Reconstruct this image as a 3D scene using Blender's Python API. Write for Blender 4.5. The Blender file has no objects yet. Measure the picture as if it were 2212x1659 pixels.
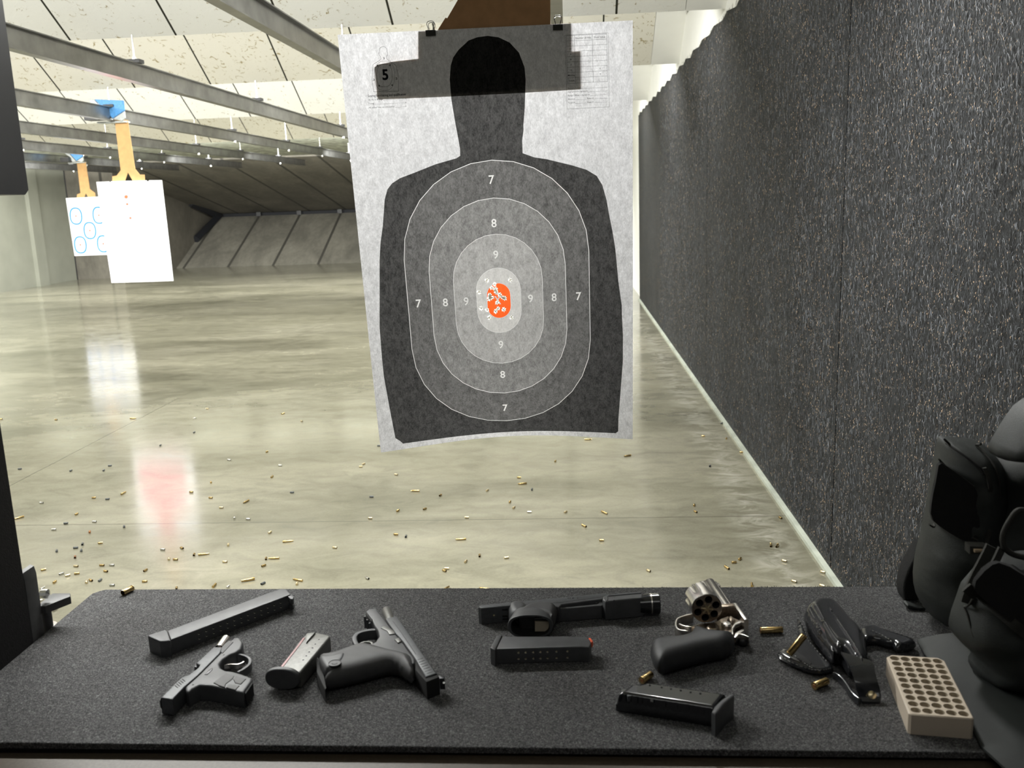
import bpy, bmesh, math, random
import numpy as np
from mathutils import Vector, noise
from mathutils.geometry import delaunay_2d_cdt, tessellate_polygon
random.seed(7)
C = bpy.context.scene.collection
PI = math.pi
# ------------------------------------------------------------------ camera
F = 1973.4; YAW, PIT, ROL = [math.radians(a) for a in (-3.797, 11.51, -2.035)]
CZ = 1.43                       # eye height
cy, sy, cp, sp = math.cos(YAW), math.sin(YAW), math.cos(PIT), math.sin(PIT)
FW = np.array([sy*cp, cy*cp, -sp]); RI = np.array([cy, -sy, 0.0]); UP = np.cross(RI, FW)
R_ = RI*math.cos(ROL)+UP*math.sin(ROL); U_ = -RI*math.sin(ROL)+UP*math.cos(ROL)
def ray(x, y): return R_*(x-1106)/F - U_*(y-829.5)/F + FW
def onz(x, y, z):               # point of the sight line at world height z
    d = ray(x, y); p = d*((z-CZ)/d[2]); return (p[0], p[1], z)
def ony(x, y, Y):
    d = ray(x, y); p = d*(Y/d[1]); return (p[0], Y, p[2]+CZ)
T = CZ-0.61                     # top of the shelf mat
# ------------------------------------------------------------------ materials
def ramp(nt, src, stops):
    n = nt.nodes.new('ShaderNodeValToRGB'); e = n.color_ramp.elements
    while len(e) > 1: e.remove(e[-1])
    e[0].position, e[0].color = stops[0][0], (*stops[0][1], 1)
    for p, c in stops[1:]:
        k = e.new(p); k.color = (*c, 1)
    nt.links.new(src, n.inputs[0]); return n.outputs[0]
def mapping(nt, scale, loc=(0, 0, 0)):
    g = nt.nodes.new('ShaderNodeNewGeometry') if False else nt.nodes.new('ShaderNodeTexCoord')
    m = nt.nodes.new('ShaderNodeMapping'); m.inputs['Scale'].default_value = scale; m.inputs['Location'].default_value = loc
    nt.links.new(g.outputs['Object'], m.inputs[0]); return m.outputs[0]
def tex_noise(nt, vec, scale, detail=4, dist=0.0, rough=.55):
    n = nt.nodes.new('ShaderNodeTexNoise'); n.inputs['Scale'].default_value = scale
    n.inputs['Detail'].default_value = detail; n.inputs['Distortion'].default_value = dist; n.inputs['Roughness'].default_value = rough
    nt.links.new(vec, n.inputs['Vector']); return n.outputs['Fac']
def mixc(nt, f, a, b, mode='MIX'):
    n = nt.nodes.new('ShaderNodeMix'); n.data_type = 'RGBA'; n.blend_type = mode
    for s, v in ((n.inputs[0], f), (n.inputs[6], a), (n.inputs[7], b)):
        if hasattr(v, 'is_output'): nt.links.new(v, s)
        elif isinstance(v, (int, float)): s.default_value = v
        else: s.default_value = (*v, 1)
    return n.outputs[2]
def mth(nt, op, a, b=None, clamp=False):
    n = nt.nodes.new('ShaderNodeMath'); n.operation = op; n.use_clamp = clamp
    for s, v in ((n.inputs[0], a), (n.inputs[1], b)):
        if v is None: continue
        if hasattr(v, 'is_output'): nt.links.new(v, s)
        else: s.default_value = v
    return n.outputs[0]
def base(name):
    m = bpy.data.materials.new(name); m.use_nodes = True; nt = m.node_tree
    return m, nt, nt.nodes['Principled BSDF']
def bump(nt, b, h, strength, dist=.001):
    n = nt.nodes.new('ShaderNodeBump'); n.inputs['Strength'].default_value = strength; n.inputs['Distance'].default_value = dist
    nt.links.new(h, n.inputs['Height']); nt.links.new(n.outputs[0], b.inputs['Normal'])
def pm(name, col, rough=.5, metal=0., spec=.5, var=.15, vs=60, bs=0., bsc=300, coat=0.):
    m, nt, b = base(name)
    v = mapping(nt, (1, 1, 1)); f = tex_noise(nt, v, vs, 3)
    dark = tuple(max(0, c*(1-var)) for c in col); lite = tuple(min(1, c*(1+var)) for c in col)
    nt.links.new(ramp(nt, f, [(.3, dark), (.7, lite)]), b.inputs['Base Color'])
    b.inputs['Roughness'].default_value = rough; b.inputs['Metallic'].default_value = metal
    b.inputs['Specular IOR Level'].default_value = spec; b.inputs['Coat Weight'].default_value = coat
    if bs: bump(nt, b, tex_noise(nt, v, bsc, 2), bs)
    return m
MT = {}
MT['polymer'] = pm('black_polymer', (.06, .062, .065), .46, bs=.25, bsc=1500)
MT['polymer_rough'] = pm('stippled_polymer', (.045, .045, .046), .52, bs=.35, bsc=1800)
MT['slide'] = pm('blued_steel', (.07, .074, .078), .48, .2, vs=200)
MT['slide_dark'] = pm('dark_steel', (.03, .03, .032), .4, .5)
MT['cavity'] = pm('dark_cavity', (.006, .006, .006), .8)
MT['gloss_black'] = pm('glossy_black_steel', (.014, .015, .017), .18, .2, coat=.6)
MT['nickel'] = pm('nickel_steel', (.68, .65, .61), .27, 1., vs=90, var=.12)
MT['nickel_worn'] = pm('sooted_nickel', (.34, .28, .22), .36, 1., vs=250, var=.3)
MT['magsteel'] = pm('grey_magazine_steel', (.13, .13, .12), .45, .4, vs=200)
MT['pink'] = pm('painted_pink_sheen', (.27, .16, .16), .5, .3)
MT['rubber'] = pm('black_grip_rubber', (.022, .023, .025), .5, bs=.3, bsc=900)
MT['leather'] = pm('black_leather', (.022, .023, .026), .17, bs=.05, bsc=200, coat=.4)
MT['leather_edge'] = pm('worn_leather', (.05, .035, .025), .5, bs=.5, bsc=500)
MT['thread'] = pm('stitching', (.01, .01, .01), .7)
MT['brass'] = pm('brass', (.62, .45, .2), .25, 1., var=.2, vs=200)
MT['brass_pale'] = pm('pale_brass', (.78, .66, .42), .3, 1., var=.2, vs=200)
MT['silver'] = pm('nickel_case', (.75, .74, .7), .25, 1., var=.1)
MT['darkcase'] = pm('dark_steel_case', (.12, .13, .13), .4, .6)
MT['copper'] = pm('copper', (.6, .3, .15), .3, 1.)
MT['orange'] = pm('orange_plastic', (.8, .1, .03), .4)
MT['tray'] = pm('cream_plastic', (.62, .53, .42), .45, var=.04, vs=20)
MT['tray_in'] = pm('tray_hole_plastic', (.42, .36, .27), .6, var=.05)
MT['nylon'] = pm('dark_green_nylon', (.020, .024, .022), .6, bs=.5, bsc=1400, var=.25, vs=30)
MT['nylon_fuzzy'] = pm('black_velcro', (.008, .008, .008), .95, bs=1., bsc=900)
MT['webbing'] = pm('webbing', (.022, .022, .018), .8, bs=.7, bsc=700)
MT['buckle'] = pm('tan_buckle_plastic', (.3, .23, .15), .4)
MT['steel'] = pm('galvanised_rail', (.27, .27, .265), .3, .9, vs=6, var=.25)
MT['zinc'] = pm('bright_zinc', (.75, .75, .72), .25, 1.)
MT['cardboard'] = pm('brown_cardboard', (.42, .24, .12), .85, var=.1, vs=40, spec=.1)
MT['cardboard_lit'] = pm('lit_cardboard', (.62, .38, .17), .85, var=.07, vs=20, spec=.1)  # lighter copy of the cardboard, strong light put into its colour
MT['blue'] = pm('blue_carriage', (.09, .32, .68), .45)
MT['greyplastic'] = pm('grey_carriage', (.55, .58, .57), .5)
MT['clip'] = pm('black_clip', (.008, .008, .008), .35)
MT['wire'] = pm('clip_wire', (.3, .3, .3), .25, 1.)
MT['divider'] = pm('black_divider', (.007, .0065, .0065), .7, spec=.2, bs=.3, bsc=400, var=.3, vs=150)
MT['bracket'] = pm('grey_bracket_steel', (.06, .06, .06), .5, .2)
MT['rail_brown'] = pm('bronze_painted_edge', (.07, .053, .036), .5, var=.2, vs=300)
MT['whiteprint'] = pm('white_paper_sheet', (.9, .9, .9), .8, var=.02, spec=.1)
MT['pinkprint'] = pm('pink_print', (.85, .36, .42), .8, var=.04, spec=.1)
MT['blueprint'] = pm('blue_print', (.04, .25, .8), .8, spec=.1)
MT['redprint'] = pm('red_print', (.8, .12, .05), .8, spec=.1)
MT['white_end'] = pm('white_painted_wall', (.8, .8, .76), .6, var=.03, vs=3)
MT['curb'] = pm('pale_floor_edge', (.42, .45, .38), .5, var=.2, vs=8)
MT['roof'] = pm('pale_roof_deck', (.75, .75, .72), .8, var=.05, vs=2)
MT['slot'] = pm('dark_slot', (.01, .011, .014), .7)
MT['gun_mark'] = pm('grey_marking', (.7, .66, .55), .5)

def mat_shelf():
    m, nt, b = base('shelf_mat_felt'); v = mapping(nt, (1, 1, 1))
    f1 = tex_noise(nt, v, 420, 3, 1.2, .7); f2 = tex_noise(nt, v, 7, 4); f3 = tex_noise(nt, v, 1100, 2, .6)
    fa = mth(nt, 'ADD', mth(nt, 'MULTIPLY', f1, .6), mth(nt, 'MULTIPLY', f3, .4))
    c = ramp(nt, fa, [(.36, (.024, .024, .025)), (.5, (.075, .075, .077)), (.62, (.30, .30, .30))])
    c = mixc(nt, .35, c, ramp(nt, f2, [(.35, (.45, .42, .4)), (.65, (1, 1, 1))]), 'MULTIPLY')
    nt.links.new(c, b.inputs['Base Color']); b.inputs['Roughness'].default_value = .9
    b.inputs['Specular IOR Level'].default_value = .25
    bump(nt, b, fa, .9, .003); return m
MT['shelf'] = mat_shelf()

def mat_rubberwall():
    m, nt, b = base('shredded_rubber')
    v = mapping(nt, (1, 1, .32)); vw = mapping(nt, (1, 1, 1))
    f1 = tex_noise(nt, v, 330, 3, 2.2, .6); f2 = tex_noise(nt, v, 150, 2, 1.5)
    fa = mth(nt, 'ADD', mth(nt, 'MULTIPLY', f1, .65), mth(nt, 'MULTIPLY', f2, .35))
    big = tex_noise(nt, mapping(nt, (1, 1, .25)), 3.2, 4)
    c = ramp(nt, fa, [(.38, (.003, .003, .003)), (.48, (.010, .011, .012)), (.58, (.036, .040, .044)), (.7, (.11, .12, .13))])
    c = mixc(nt, .6, c, ramp(nt, big, [(.3, (.5, .5, .48)), (.7, (1.45, 1.47, 1.5))]), 'MULTIPLY')
    vo = nt.nodes.new('ShaderNodeTexVoronoi'); vo.inputs['Scale'].default_value = 330; nt.links.new(mapping(nt, (1, 1, .5)), vo.inputs['Vector'])
    sep = nt.nodes.new('ShaderNodeSeparateColor'); nt.links.new(vo.outputs['Color'], sep.inputs[0])
    dens = tex_noise(nt, vw, 5, 3)
    thr = mth(nt, 'SUBTRACT', 1.06, mth(nt, 'MULTIPLY', dens, .24))
    on = mth(nt, 'MULTIPLY', mth(nt, 'GREATER_THAN', sep.outputs[0], thr), mth(nt, 'LESS_THAN', vo.outputs['Distance'], .38))
    fl = mixc(nt, sep.outputs[1], (.30, .20, .12), (.36, .31, .24))
    c = mixc(nt, on, c, fl)
    nt.links.new(c, b.inputs['Base Color']); b.inputs['Roughness'].default_value = .62
    b.inputs['Specular IOR Level'].default_value = .35
    bump(nt, b, fa, 1., .006); return m
MT['rubberwall'] = mat_rubberwall()

def line_mask(nt, coord, pos, w, wob=None):
    d = mth(nt, 'SUBTRACT', coord, pos)
    if wob: d = mth(nt, 'ADD', d, wob)
    return mth(nt, 'LESS_THAN', mth(nt, 'ABSOLUTE', d), w)
def mat_floor():
    m, nt, b = base('polished_concrete'); tc = nt.nodes.new('ShaderNodeTexCoord')
    sx = nt.nodes.new('ShaderNodeSeparateXYZ'); nt.links.new(tc.outputs['Object'], sx.inputs[0])
    v1 = mapping(nt, (.55, 1.15, 1)); v2 = mapping(nt, (1, 1.7, 1)); v = mapping(nt, (1, 1, 1))
    a = tex_noise(nt, v1, .8, 6, .8, .6); f = tex_noise(nt, v2, 5.5, 6, .9, .65); g = tex_noise(nt, v, 90, 3)
    c = ramp(nt, a, [(.32, (.155, .148, .106)), (.5, (.212, .201, .149)), (.68, (.268, .254, .195))])
    c = mixc(nt, .75, c, ramp(nt, f, [(.3, (.74, .74, .74)), (.5, (.97, .97, .96)), (.72, (1.14, 1.14, 1.13))]), 'MULTIPLY')
    c = mixc(nt, .3, c, ramp(nt, g, [(.3, (.8, .8, .8)), (.7, (1.15, 1.15, 1.15))]), 'MULTIPLY')
    st = tex_noise(nt, mapping(nt, (.28, .75, 1), (3.1, 1.7, 0)), .9, 5, 1.2, .6)
    c = mixc(nt, .8, c, ramp(nt, st, [(.36, (.62, .62, .60)), (.5, (1, 1, .99)), (.7, (1.12, 1.12, 1.10))]), 'MULTIPLY')
    # pale dust drift beside the right wall
    dw = mth(nt, 'SUBTRACT', 1., mth(nt, 'MULTIPLY', mth(nt, 'ABSOLUTE', mth(nt, 'SUBTRACT', sx.outputs[0], .8)), 7.), True)
    dd = mth(nt, 'MULTIPLY', dw, mth(nt, 'MULTIPLY', mth(nt, 'SUBTRACT', f, .44, True), 3.2, True))
    c = mixc(nt, dd, c, (.42, .41, .35))
    wob = mth(nt, 'MULTIPLY', mth(nt, 'SUBTRACT', tex_noise(nt, v, 9, 3), .5), .012)
    l = mth(nt, 'MAXIMUM', line_mask(nt, sx.outputs[1], 3.935, .0045, wob), line_mask(nt, sx.outputs[0], -3.04, .0045, wob))
    l = mth(nt, 'MAXIMUM', l, line_mask(nt, sx.outputs[1], 8.6, .006, wob))
    c = mixc(nt, mth(nt, 'MULTIPLY', l, .75), c, (.08, .075, .055))
    nt.links.new(c, b.inputs['Base Color'])
    nt.links.new(ramp(nt, f, [(.35, (.10,)*3), (.7, (.2,)*3)]), b.inputs['Roughness'])
    b.inputs['Specular IOR Level'].default_value = .5
    bump(nt, b, f, .035, .003); return m
MT['floor'] = mat_floor()

def mat_ceiling(name, col, spots=.635):
    m, nt, b = base(name); v = mapping(nt, (1, 1, 1))
    tc = nt.nodes.new('ShaderNodeTexCoord'); sx = nt.nodes.new('ShaderNodeSeparateXYZ'); nt.links.new(tc.outputs['Object'], sx.inputs[0])
    s = tex_noise(nt, v, 16, 5, 1.5, .7); big = tex_noise(nt, v, 1.2, 3)
    c = ramp(nt, s, [(spots-.02, col), (spots+.03, (.33, .27, .14))])
    c = mixc(nt, .3, c, ramp(nt, big, [(.3, (.9, .88, .82)), (.7, (1.05, 1.05, 1.05))]), 'MULTIPLY')
    fr = mth(nt, 'FRACT', mth(nt, 'DIVIDE', mth(nt, 'ADD', sx.outputs[0], 30.32), .673))
    l = mth(nt, 'LESS_THAN', fr, .02)
    c = mixc(nt, l, c, (.03, .03, .02))
    nt.links.new(c, b.inputs['Base Color']); b.inputs['Roughness'].default_value = .9; b.inputs['Specular IOR Level'].default_value = .15
    bump(nt, b, s, .3, .006); return m
MT['baffle'] = mat_ceiling('acoustic_baffle_board', (.80, .80, .76))
MT['baffle_dirty_dim'] = mat_ceiling('stained_dim_baffle_board', (.70, .68, .60), .61)  # more brown specks; the duller base colour stands for weaker light
def mat_trap(name, col, sp, off):
    m, nt, b = base(name); v = mapping(nt, (1, .5, .5))
    tc = nt.nodes.new('ShaderNodeTexCoord'); sx = nt.nodes.new('ShaderNodeSeparateXYZ'); nt.links.new(tc.outputs['Object'], sx.inputs[0])
    s = tex_noise(nt, v, 1.6, 6, .5, .65); s2 = tex_noise(nt, v, 14, 4)
    c = ramp(nt, s, [(.3, tuple(k*.7 for k in col)), (.7, tuple(k*1.35 for k in col))])
    c = mixc(nt, .4, c, ramp(nt, s2, [(.3, (.7, .7, .7)), (.7, (1.25, 1.25, 1.25))]), 'MULTIPLY')
    fr = mth(nt, 'FRACT', mth(nt, 'DIVIDE', mth(nt, 'ADD', sx.outputs[0], off), sp))
    c = mixc(nt, mth(nt, 'LESS_THAN', fr, .06), c, tuple(k*.35 for k in col))
    nt.links.new(c, b.inputs['Base Color']); b.inputs['Roughness'].default_value = .7; return m
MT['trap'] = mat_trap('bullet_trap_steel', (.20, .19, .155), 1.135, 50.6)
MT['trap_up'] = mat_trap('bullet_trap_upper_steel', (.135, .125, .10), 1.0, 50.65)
MT['deck_dark'] = pm('sooty_overhead_panel', (.27, .28, .22), .8, var=.5, vs=9)
MT['leftwall'] = pm('grey_green_block_wall', (.235, .24, .195), .8, var=.12, vs=1.2)

def mat_paper(name, col, tr, fib=.14):
    """thin printed paper: reflects and lets light through"""
    m = bpy.data.materials.new(name); m.use_nodes = True; nt = m.node_tree
    nt.nodes.remove(nt.nodes['Principled BSDF']); out = nt.nodes['Material Output']
    v = mapping(nt, (1, 1, .55)); f = tex_noise(nt, v, 95, 5, .4, .75); f2 = tex_noise(nt, v, 420, 2, 0, .6)
    fa = mth(nt, 'ADD', mth(nt, 'MULTIPLY', f, .62), mth(nt, 'MULTIPLY', f2, .38))
    k = ramp(nt, fa, [(.33, (1-fib*2.1,)*3), (.5, (1,)*3), (.67, (1+fib*2.1,)*3)])
    d = nt.nodes.new('ShaderNodeBsdfDiffuse'); t = nt.nodes.new('ShaderNodeBsdfTranslucent')
    nt.links.new(mixc(nt, .85, col, k, 'MULTIPLY'), d.inputs[0]); nt.links.new(mixc(nt, 1., tr, k, 'MULTIPLY'), t.inputs[0])
    a = nt.nodes.new('ShaderNodeAddShader')
    nt.links.new(d.outputs[0], a.inputs[0]); nt.links.new(t.outputs[0], a.inputs[1])
    nt.links.new(a.outputs[0], out.inputs['Surface']); return m
g = lambda x: (x, x*.985, x*.97)
MT['p_white'] = mat_paper('target_paper', (.66, .66, .67), (.135, .135, .139))
MT['p_sil'] = mat_paper('print_black', g(.022), g(.015), .34)
MT['p_7'] = mat_paper('print_ring_outer', g(.06), g(.034), .28)
MT['p_8'] = mat_paper('print_ring_middle', g(.10), g(.058), .24)
MT['p_9'] = mat_paper('print_ring_inner', g(.18), g(.098), .18)
MT['p_10'] = mat_paper('print_ring_centre', g(.48), g(.148), .1)
MT['p_x'] = mat_paper('print_orange', (.8, .10, .02), (.30, .04, .008), .08)
MT['p_line'] = mat_paper('print_line', (.6, .6, .6), (.17, .17, .17), .03)
MT['p_digit'] = mat_paper('print_digit', (.58, .58, .58), (.17, .17, .168), .05)
MT['p_ink'] = mat_paper('print_ink', (.015, .015, .017), (.01, .01, .011), 0)
MT['p_back'] = mat_paper('torn_paper', (.42, .42, .41), (.55, .55, .54), .03)

# ------------------------------------------------------------------ mesh helpers
def link(o, parent=None):
    C.objects.link(o)
    if parent: o.parent = parent
    return o
def tag(o, label=None, cat=None, group=None, kind=None):
    for k, v in (('label', label), ('category', cat), ('group', group), ('kind', kind)):
        if v: o[k] = v
    return o
class M:
    def __init__(s): s.v = []; s.f = []; s.m = []
    def add(s, vs, fs, mi=0):
        n = len(s.v); s.v += [tuple(map(float, p)) for p in vs]
        s.f += [tuple(i+n for i in f) for f in fs]; s.m += [mi]*len(fs); return s
    def box(s, a, b, mi=0):
        (x0, y0, z0), (x1, y1, z1) = a, b
        return s.add([(x0,y0,z0),(x1,y0,z0),(x1,y1,z0),(x0,y1,z0),(x0,y0,z1),(x1,y0,z1),(x1,y1,z1),(x0,y1,z1)],
              [(0,3,2,1),(4,5,6,7),(0,1,5,4),(1,2,6,5),(2,3,7,6),(3,0,4,7)], mi)
    def tube(s, pts, r, n=10, mi=0, cap=True):
        pts = [Vector(p) for p in pts]; rs = r if isinstance(r, (list, tuple)) else [r]*len(pts)
        rings = []; prev = None
        for i, p in enumerate(pts):
            d = (pts[min(i+1, len(pts)-1)]-pts[max(i-1, 0)]).normalized() if len(pts) > 1 else Vector((0,0,1))
            if prev is None:
                a = d.cross(Vector((0,0,1)));
                if a.length < .1: a = d.cross(Vector((0,1,0)))
            else: a = prev - d*prev.dot(d)
            a.normalize(); prev = a; b = d.cross(a)
            rings.append([p+(a*math.cos(2*PI*k/n)+b*math.sin(2*PI*k/n))*rs[i] for k in range(n)])
        vs = [q for ring in rings for q in ring]; fs = []
        for i in range(len(rings)-1):
            for k in range(n):
                a, b = i*n+k, i*n+(k+1) % n; fs.append((a, b, b+n, a+n))
        if cap: fs += [tuple(range(n))[::-1], tuple((len(rings)-1)*n+k for k in range(n))]
        return s.add(vs, fs, mi)
    def lathe(s, o, d, prof, n=16, mi=0, mis=None):
        """prof = [(distance along d, radius)]"""
        o = Vector(o); d = Vector(d).normalized(); a = d.cross(Vector((0,0,1)))
        if a.length < .1: a = d.cross(Vector((0,1,0)))
        a.normalize(); b = d.cross(a); vs = []
        for t, r in prof: vs += [o+d*t+(a*math.cos(2*PI*k/n)+b*math.sin(2*PI*k/n))*r for k in range(n)]
        for i in range(len(prof)-1):
            fs = [(i*n+k, i*n+(k+1) % n, (i+1)*n+(k+1) % n, (i+1)*n+k) for k in range(n)]
            if i == 0: s.add(vs, [], mi); n0 = len(s.v)-len(vs)
            mm = mis[i] if mis else mi
            s.f += [tuple(j+n0 for j in f) for f in fs]; s.m += [mm]*len(fs)
        return s
    def build(s, name, mats, parent=None, smooth=35):
        me = bpy.data.meshes.new(name); me.from_pydata(s.v, [], s.f)
        for m in (mats if isinstance(mats, (list, tuple)) else [mats]): me.materials.append(MT[m] if isinstance(m, str) else m)
        me.polygons.foreach_set('material_index', s.m)
        bm = bmesh.new(); bm.from_mesh(me); bmesh.ops.remove_doubles(bm, verts=bm.verts, dist=1e-6)
        bmesh.ops.recalc_face_normals(bm, faces=bm.faces); bm.to_mesh(me); bm.free()
        if smooth: me.shade_smooth(); me.set_sharp_from_angle(angle=math.radians(smooth))
        return link(bpy.data.objects.new(name, me), parent)
def empty(name, loc=(0,0,0)):
    """returns the thing's root; parts are modelled in world space and shifted into its frame by settle()"""
    o = bpy.data.objects.new(name, None); o.empty_display_size = .05; C.objects.link(o); o['_at'] = tuple(map(float, loc)); return o
def settle(o):
    at = Vector(o['_at']); del o['_at']
    for ch in o.children: ch.data.transform(__import__('mathutils').Matrix.Translation(-at)) if ch.data.users == 1 else None
    for ch in o.children:
        for g2 in ch.children: g2.data.transform(__import__('mathutils').Matrix.Translation(-at))
    o.location = at
def P(ox, oy, s, pts): return [(ox+x/s, oy+y/s) for x, y in pts]
def area2(p): return sum(p[i][0]*p[(i+1) % len(p)][1]-p[(i+1) % len(p)][0]*p[i][1] for i in range(len(p)))
def offset(p, d):
    n = len(p); out = []
    for i in range(n):
        a, b, c = Vector(p[i-1][:2]), Vector(p[i][:2]), Vector(p[(i+1) % n][:2])
        e1 = (b-a).normalized(); e2 = (c-b).normalized(); n1 = Vector((-e1.y, e1.x)); n2 = Vector((-e2.y, e2.x))
        k = n1+n2
        if k.length < .3: k = n1.copy(); k.normalize(); out.append(tuple(b+k*d)); continue
        k.normalize(); out.append(tuple(b+k*d/max(.45, k.dot(n1))))
    return out
def lift(p2, plane, h):
    """plane 'z': (x,y)->height h ; plane 'y': (x,z)->depth h"""
    return [(a, b, h) if plane == 'z' else (a, h, b) for a, b in p2]
def slab(m, p2, z0, z1, r=.0012, seg=2, plane='z', mi=0):
    """prism with a rounded rim on its z1 side (z1 may be below z0)"""
    p2 = [tuple(q[:2]) for q in p2]
    if area2(p2) < 0: p2 = p2[::-1]
    sg = 1 if z1 > z0 else -1; loops = [lift(p2, plane, z0)]
    for k in range(seg+1):
        t = k/seg*PI/2
        loops.append(lift(offset(p2, r*(1-math.cos(t))), plane, z1-sg*r*(1-math.sin(t))))
    n = len(p2); vs = [q for l in loops for q in l]; fs = []
    for i in range(len(loops)-1):
        for k in range(n): a, b = i*n+k, i*n+(k+1) % n; fs.append((a, b, b+n, a+n))
    top = loops[-1]; off = (len(loops)-1)*n
    tri = tessellate_polygon([[Vector((a, b, 0)) for a, b in (offset(p2, r) if r else p2)]])
    fs += [tuple(off+i for i in t) for t in tri]; fs += [tuple(reversed(t)) for t in tri]
    m.add(vs, fs, mi); return m
def resample(p, res):
    out = []
    for i in range(len(p)):
        a, b = Vector(p[i][:2]), Vector(p[(i+1) % len(p)][:2]); k = max(1, int((b-a).length/res))
        out += [tuple(a+(b-a)*j/k) for j in range(k)]
    return out
def smooth_poly(p, it=2):
    for _ in range(it):
        q = []
        for i in range(len(p)):
            a, b = p[i], p[(i+1) % len(p)]
            q += [(a[0]*.75+b[0]*.25, a[1]*.75+b[1]*.25), (a[0]*.25+b[0]*.75, a[1]*.25+b[1]*.75)]
        p = q
    return p
def inside(x, y, p):
    c = False; j = len(p)-1
    for i in range(len(p)):
        if (p[i][1] > y) != (p[j][1] > y) and x < (p[j][0]-p[i][0])*(y-p[i][1])/(p[j][1]-p[i][1])+p[i][0]: c = not c
        j = i
    return c
def pillow(m, p2, zb, z0, z1, r, res=.006, plane='z', mi=0, amp=0., nsc=20., fn=None, lens=False):
    """domed sheet over an outline: rim at z0, crown z1 reached r inside the rim, sides down to zb"""
    p2 = resample([tuple(q[:2]) for q in p2], res)
    if area2(p2) < 0: p2 = p2[::-1]
    n = len(p2); A = np.array(p2); xs, ys = A[:, 0], A[:, 1]; pts = list(p2)
    B = np.roll(A, -1, 0); E = B-A; L = (E**2).sum(1)+1e-12
    def dist(q):
        t = np.clip(((q-A)*E).sum(1)/L, 0, 1); d = q-(A+E*t[:, None]); return math.sqrt(((d**2).sum(1)).min())
    y = ys.min()+res*.5; row = 0
    while y < ys.max():
        x = xs.min()+res*(.25 if row % 2 else .75)
        while x < xs.max():
            if inside(x, y, p2) and dist(np.array((x, y))) > res*.45: pts.append((x, y))
            x += res
        y += res*.87; row += 1
    vo, ed, fa, *_ = delaunay_2d_cdt([Vector(p) for p in pts], [(i, (i+1) % n) for i in range(n)], [], 1, 1e-7)
    vs = []
    for i, q in enumerate(vo):
        d = dist(np.array((q.x, q.y))); t = min(1, d/r); f = math.sqrt(max(0, 1-(1-t)**2))
        h = z0+(z1-z0)*f
        if amp: h += amp*f*noise.fractal(Vector((q.x*nsc, q.y*nsc, zb*7)), 1., 2., 3)
        if fn: h = fn(q.x, q.y, h, d)
        vs.append((q.x, q.y, h) if plane == 'z' else (q.x, h, q.y))
    m.add(vs, [tuple(f) for f in fa], mi)
    if lens:
        us = []
        for i, q in enumerate(vo):
            d = dist(np.array((q.x, q.y))); t = min(1, d/r); f = math.sqrt(max(0, 1-(1-t)**2)); us.append((q.x, q.y, z0+(zb-z0)*f))
        m.add(us, [tuple(f) for f in fa], mi); return m
    lo = lift(p2, plane, z0 if not fn else z0); lo = [vs[i] if i < len(vs) else lo[i] for i in range(n)]
    hi = lift(p2, plane, zb)
    m.add(lo+hi, [(k, (k+1) % n, n+(k+1) % n, n+k) for k in range(n)], mi)
    tri = tessellate_polygon([[Vector((a, b, 0)) for a, b in p2]]); m.add(hi, [tuple(t) for t in tri], mi)
    return m
def ribbon2(path, w):
    """closed outline of a constant-width band along an open 2D path"""
    L = []; Rr = []
    for i, p in enumerate(path):
        a = Vector(path[max(i-1, 0)][:2]); b = Vector(path[min(i+1, len(path)-1)][:2]); d = (b-a).normalized(); n = Vector((-d.y, d.x))*w/2
        q = Vector(p[:2]); L.append(tuple(q+n)); Rr.append(tuple(q-n))
    return L+Rr[::-1]
def curve_pts(p, k=6):
    """Catmull-Rom through the points"""
    out = []; n = len(p)
    for i in range(n-1):
        p0, p1, p2, p3 = [np.array(p[max(0, min(n-1, j))], float) for j in (i-1, i, i+1, i+2)]
        for t in [s/k for s in range(k)]:
            out.append(tuple(.5*((2*p1)+(-p0+p2)*t+(2*p0-5*p1+4*p2-p3)*t*t+(-p0+3*p1-3*p2+p3)*t**3)))
    out.append(tuple(p[-1])); return out
def tz(pts, h): return [onz(x, y, T+h)[:2] for x, y in pts]       # outline seen at height h above the mat -> plan coordinates
def strip(m, pairs, th, mi=0):
    """bent band: pairs of (left point, right point) in 3D with thickness th downwards"""
    vs = []
    for l, r in pairs: vs += [l, r, (r[0], r[1], r[2]-th), (l[0], l[1], l[2]-th)]
    fs = []
    for i in range(len(pairs)-1):
        for k in range(4): a, b = i*4+k, i*4+(k+1) % 4; fs.append((a, b, b+4, a+4))
    fs += [(3, 2, 1, 0), tuple(len(vs)-4+k for k in range(4))]
    m.add(vs, fs, mi); return m
# ================================================================== the room
XW = .962                       # right wall face
Zc = CZ+1.05                    # lower lips of the ceiling baffles
def struct(o, label=None): o['kind'] = 'structure'; return tag(o, label)
struct(M().box((-11.2, -1.2, -.1), (1.3, 26, 0)).build('floor', 'floor'), 'smooth greenish concrete floor with saw cut joints')
struct(M().box((-11.2, -1.2, Zc+.75), (1.3, 18.2, Zc+.85)).build('ceiling', 'roof'), 'pale roof deck above the angled baffles')
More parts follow.
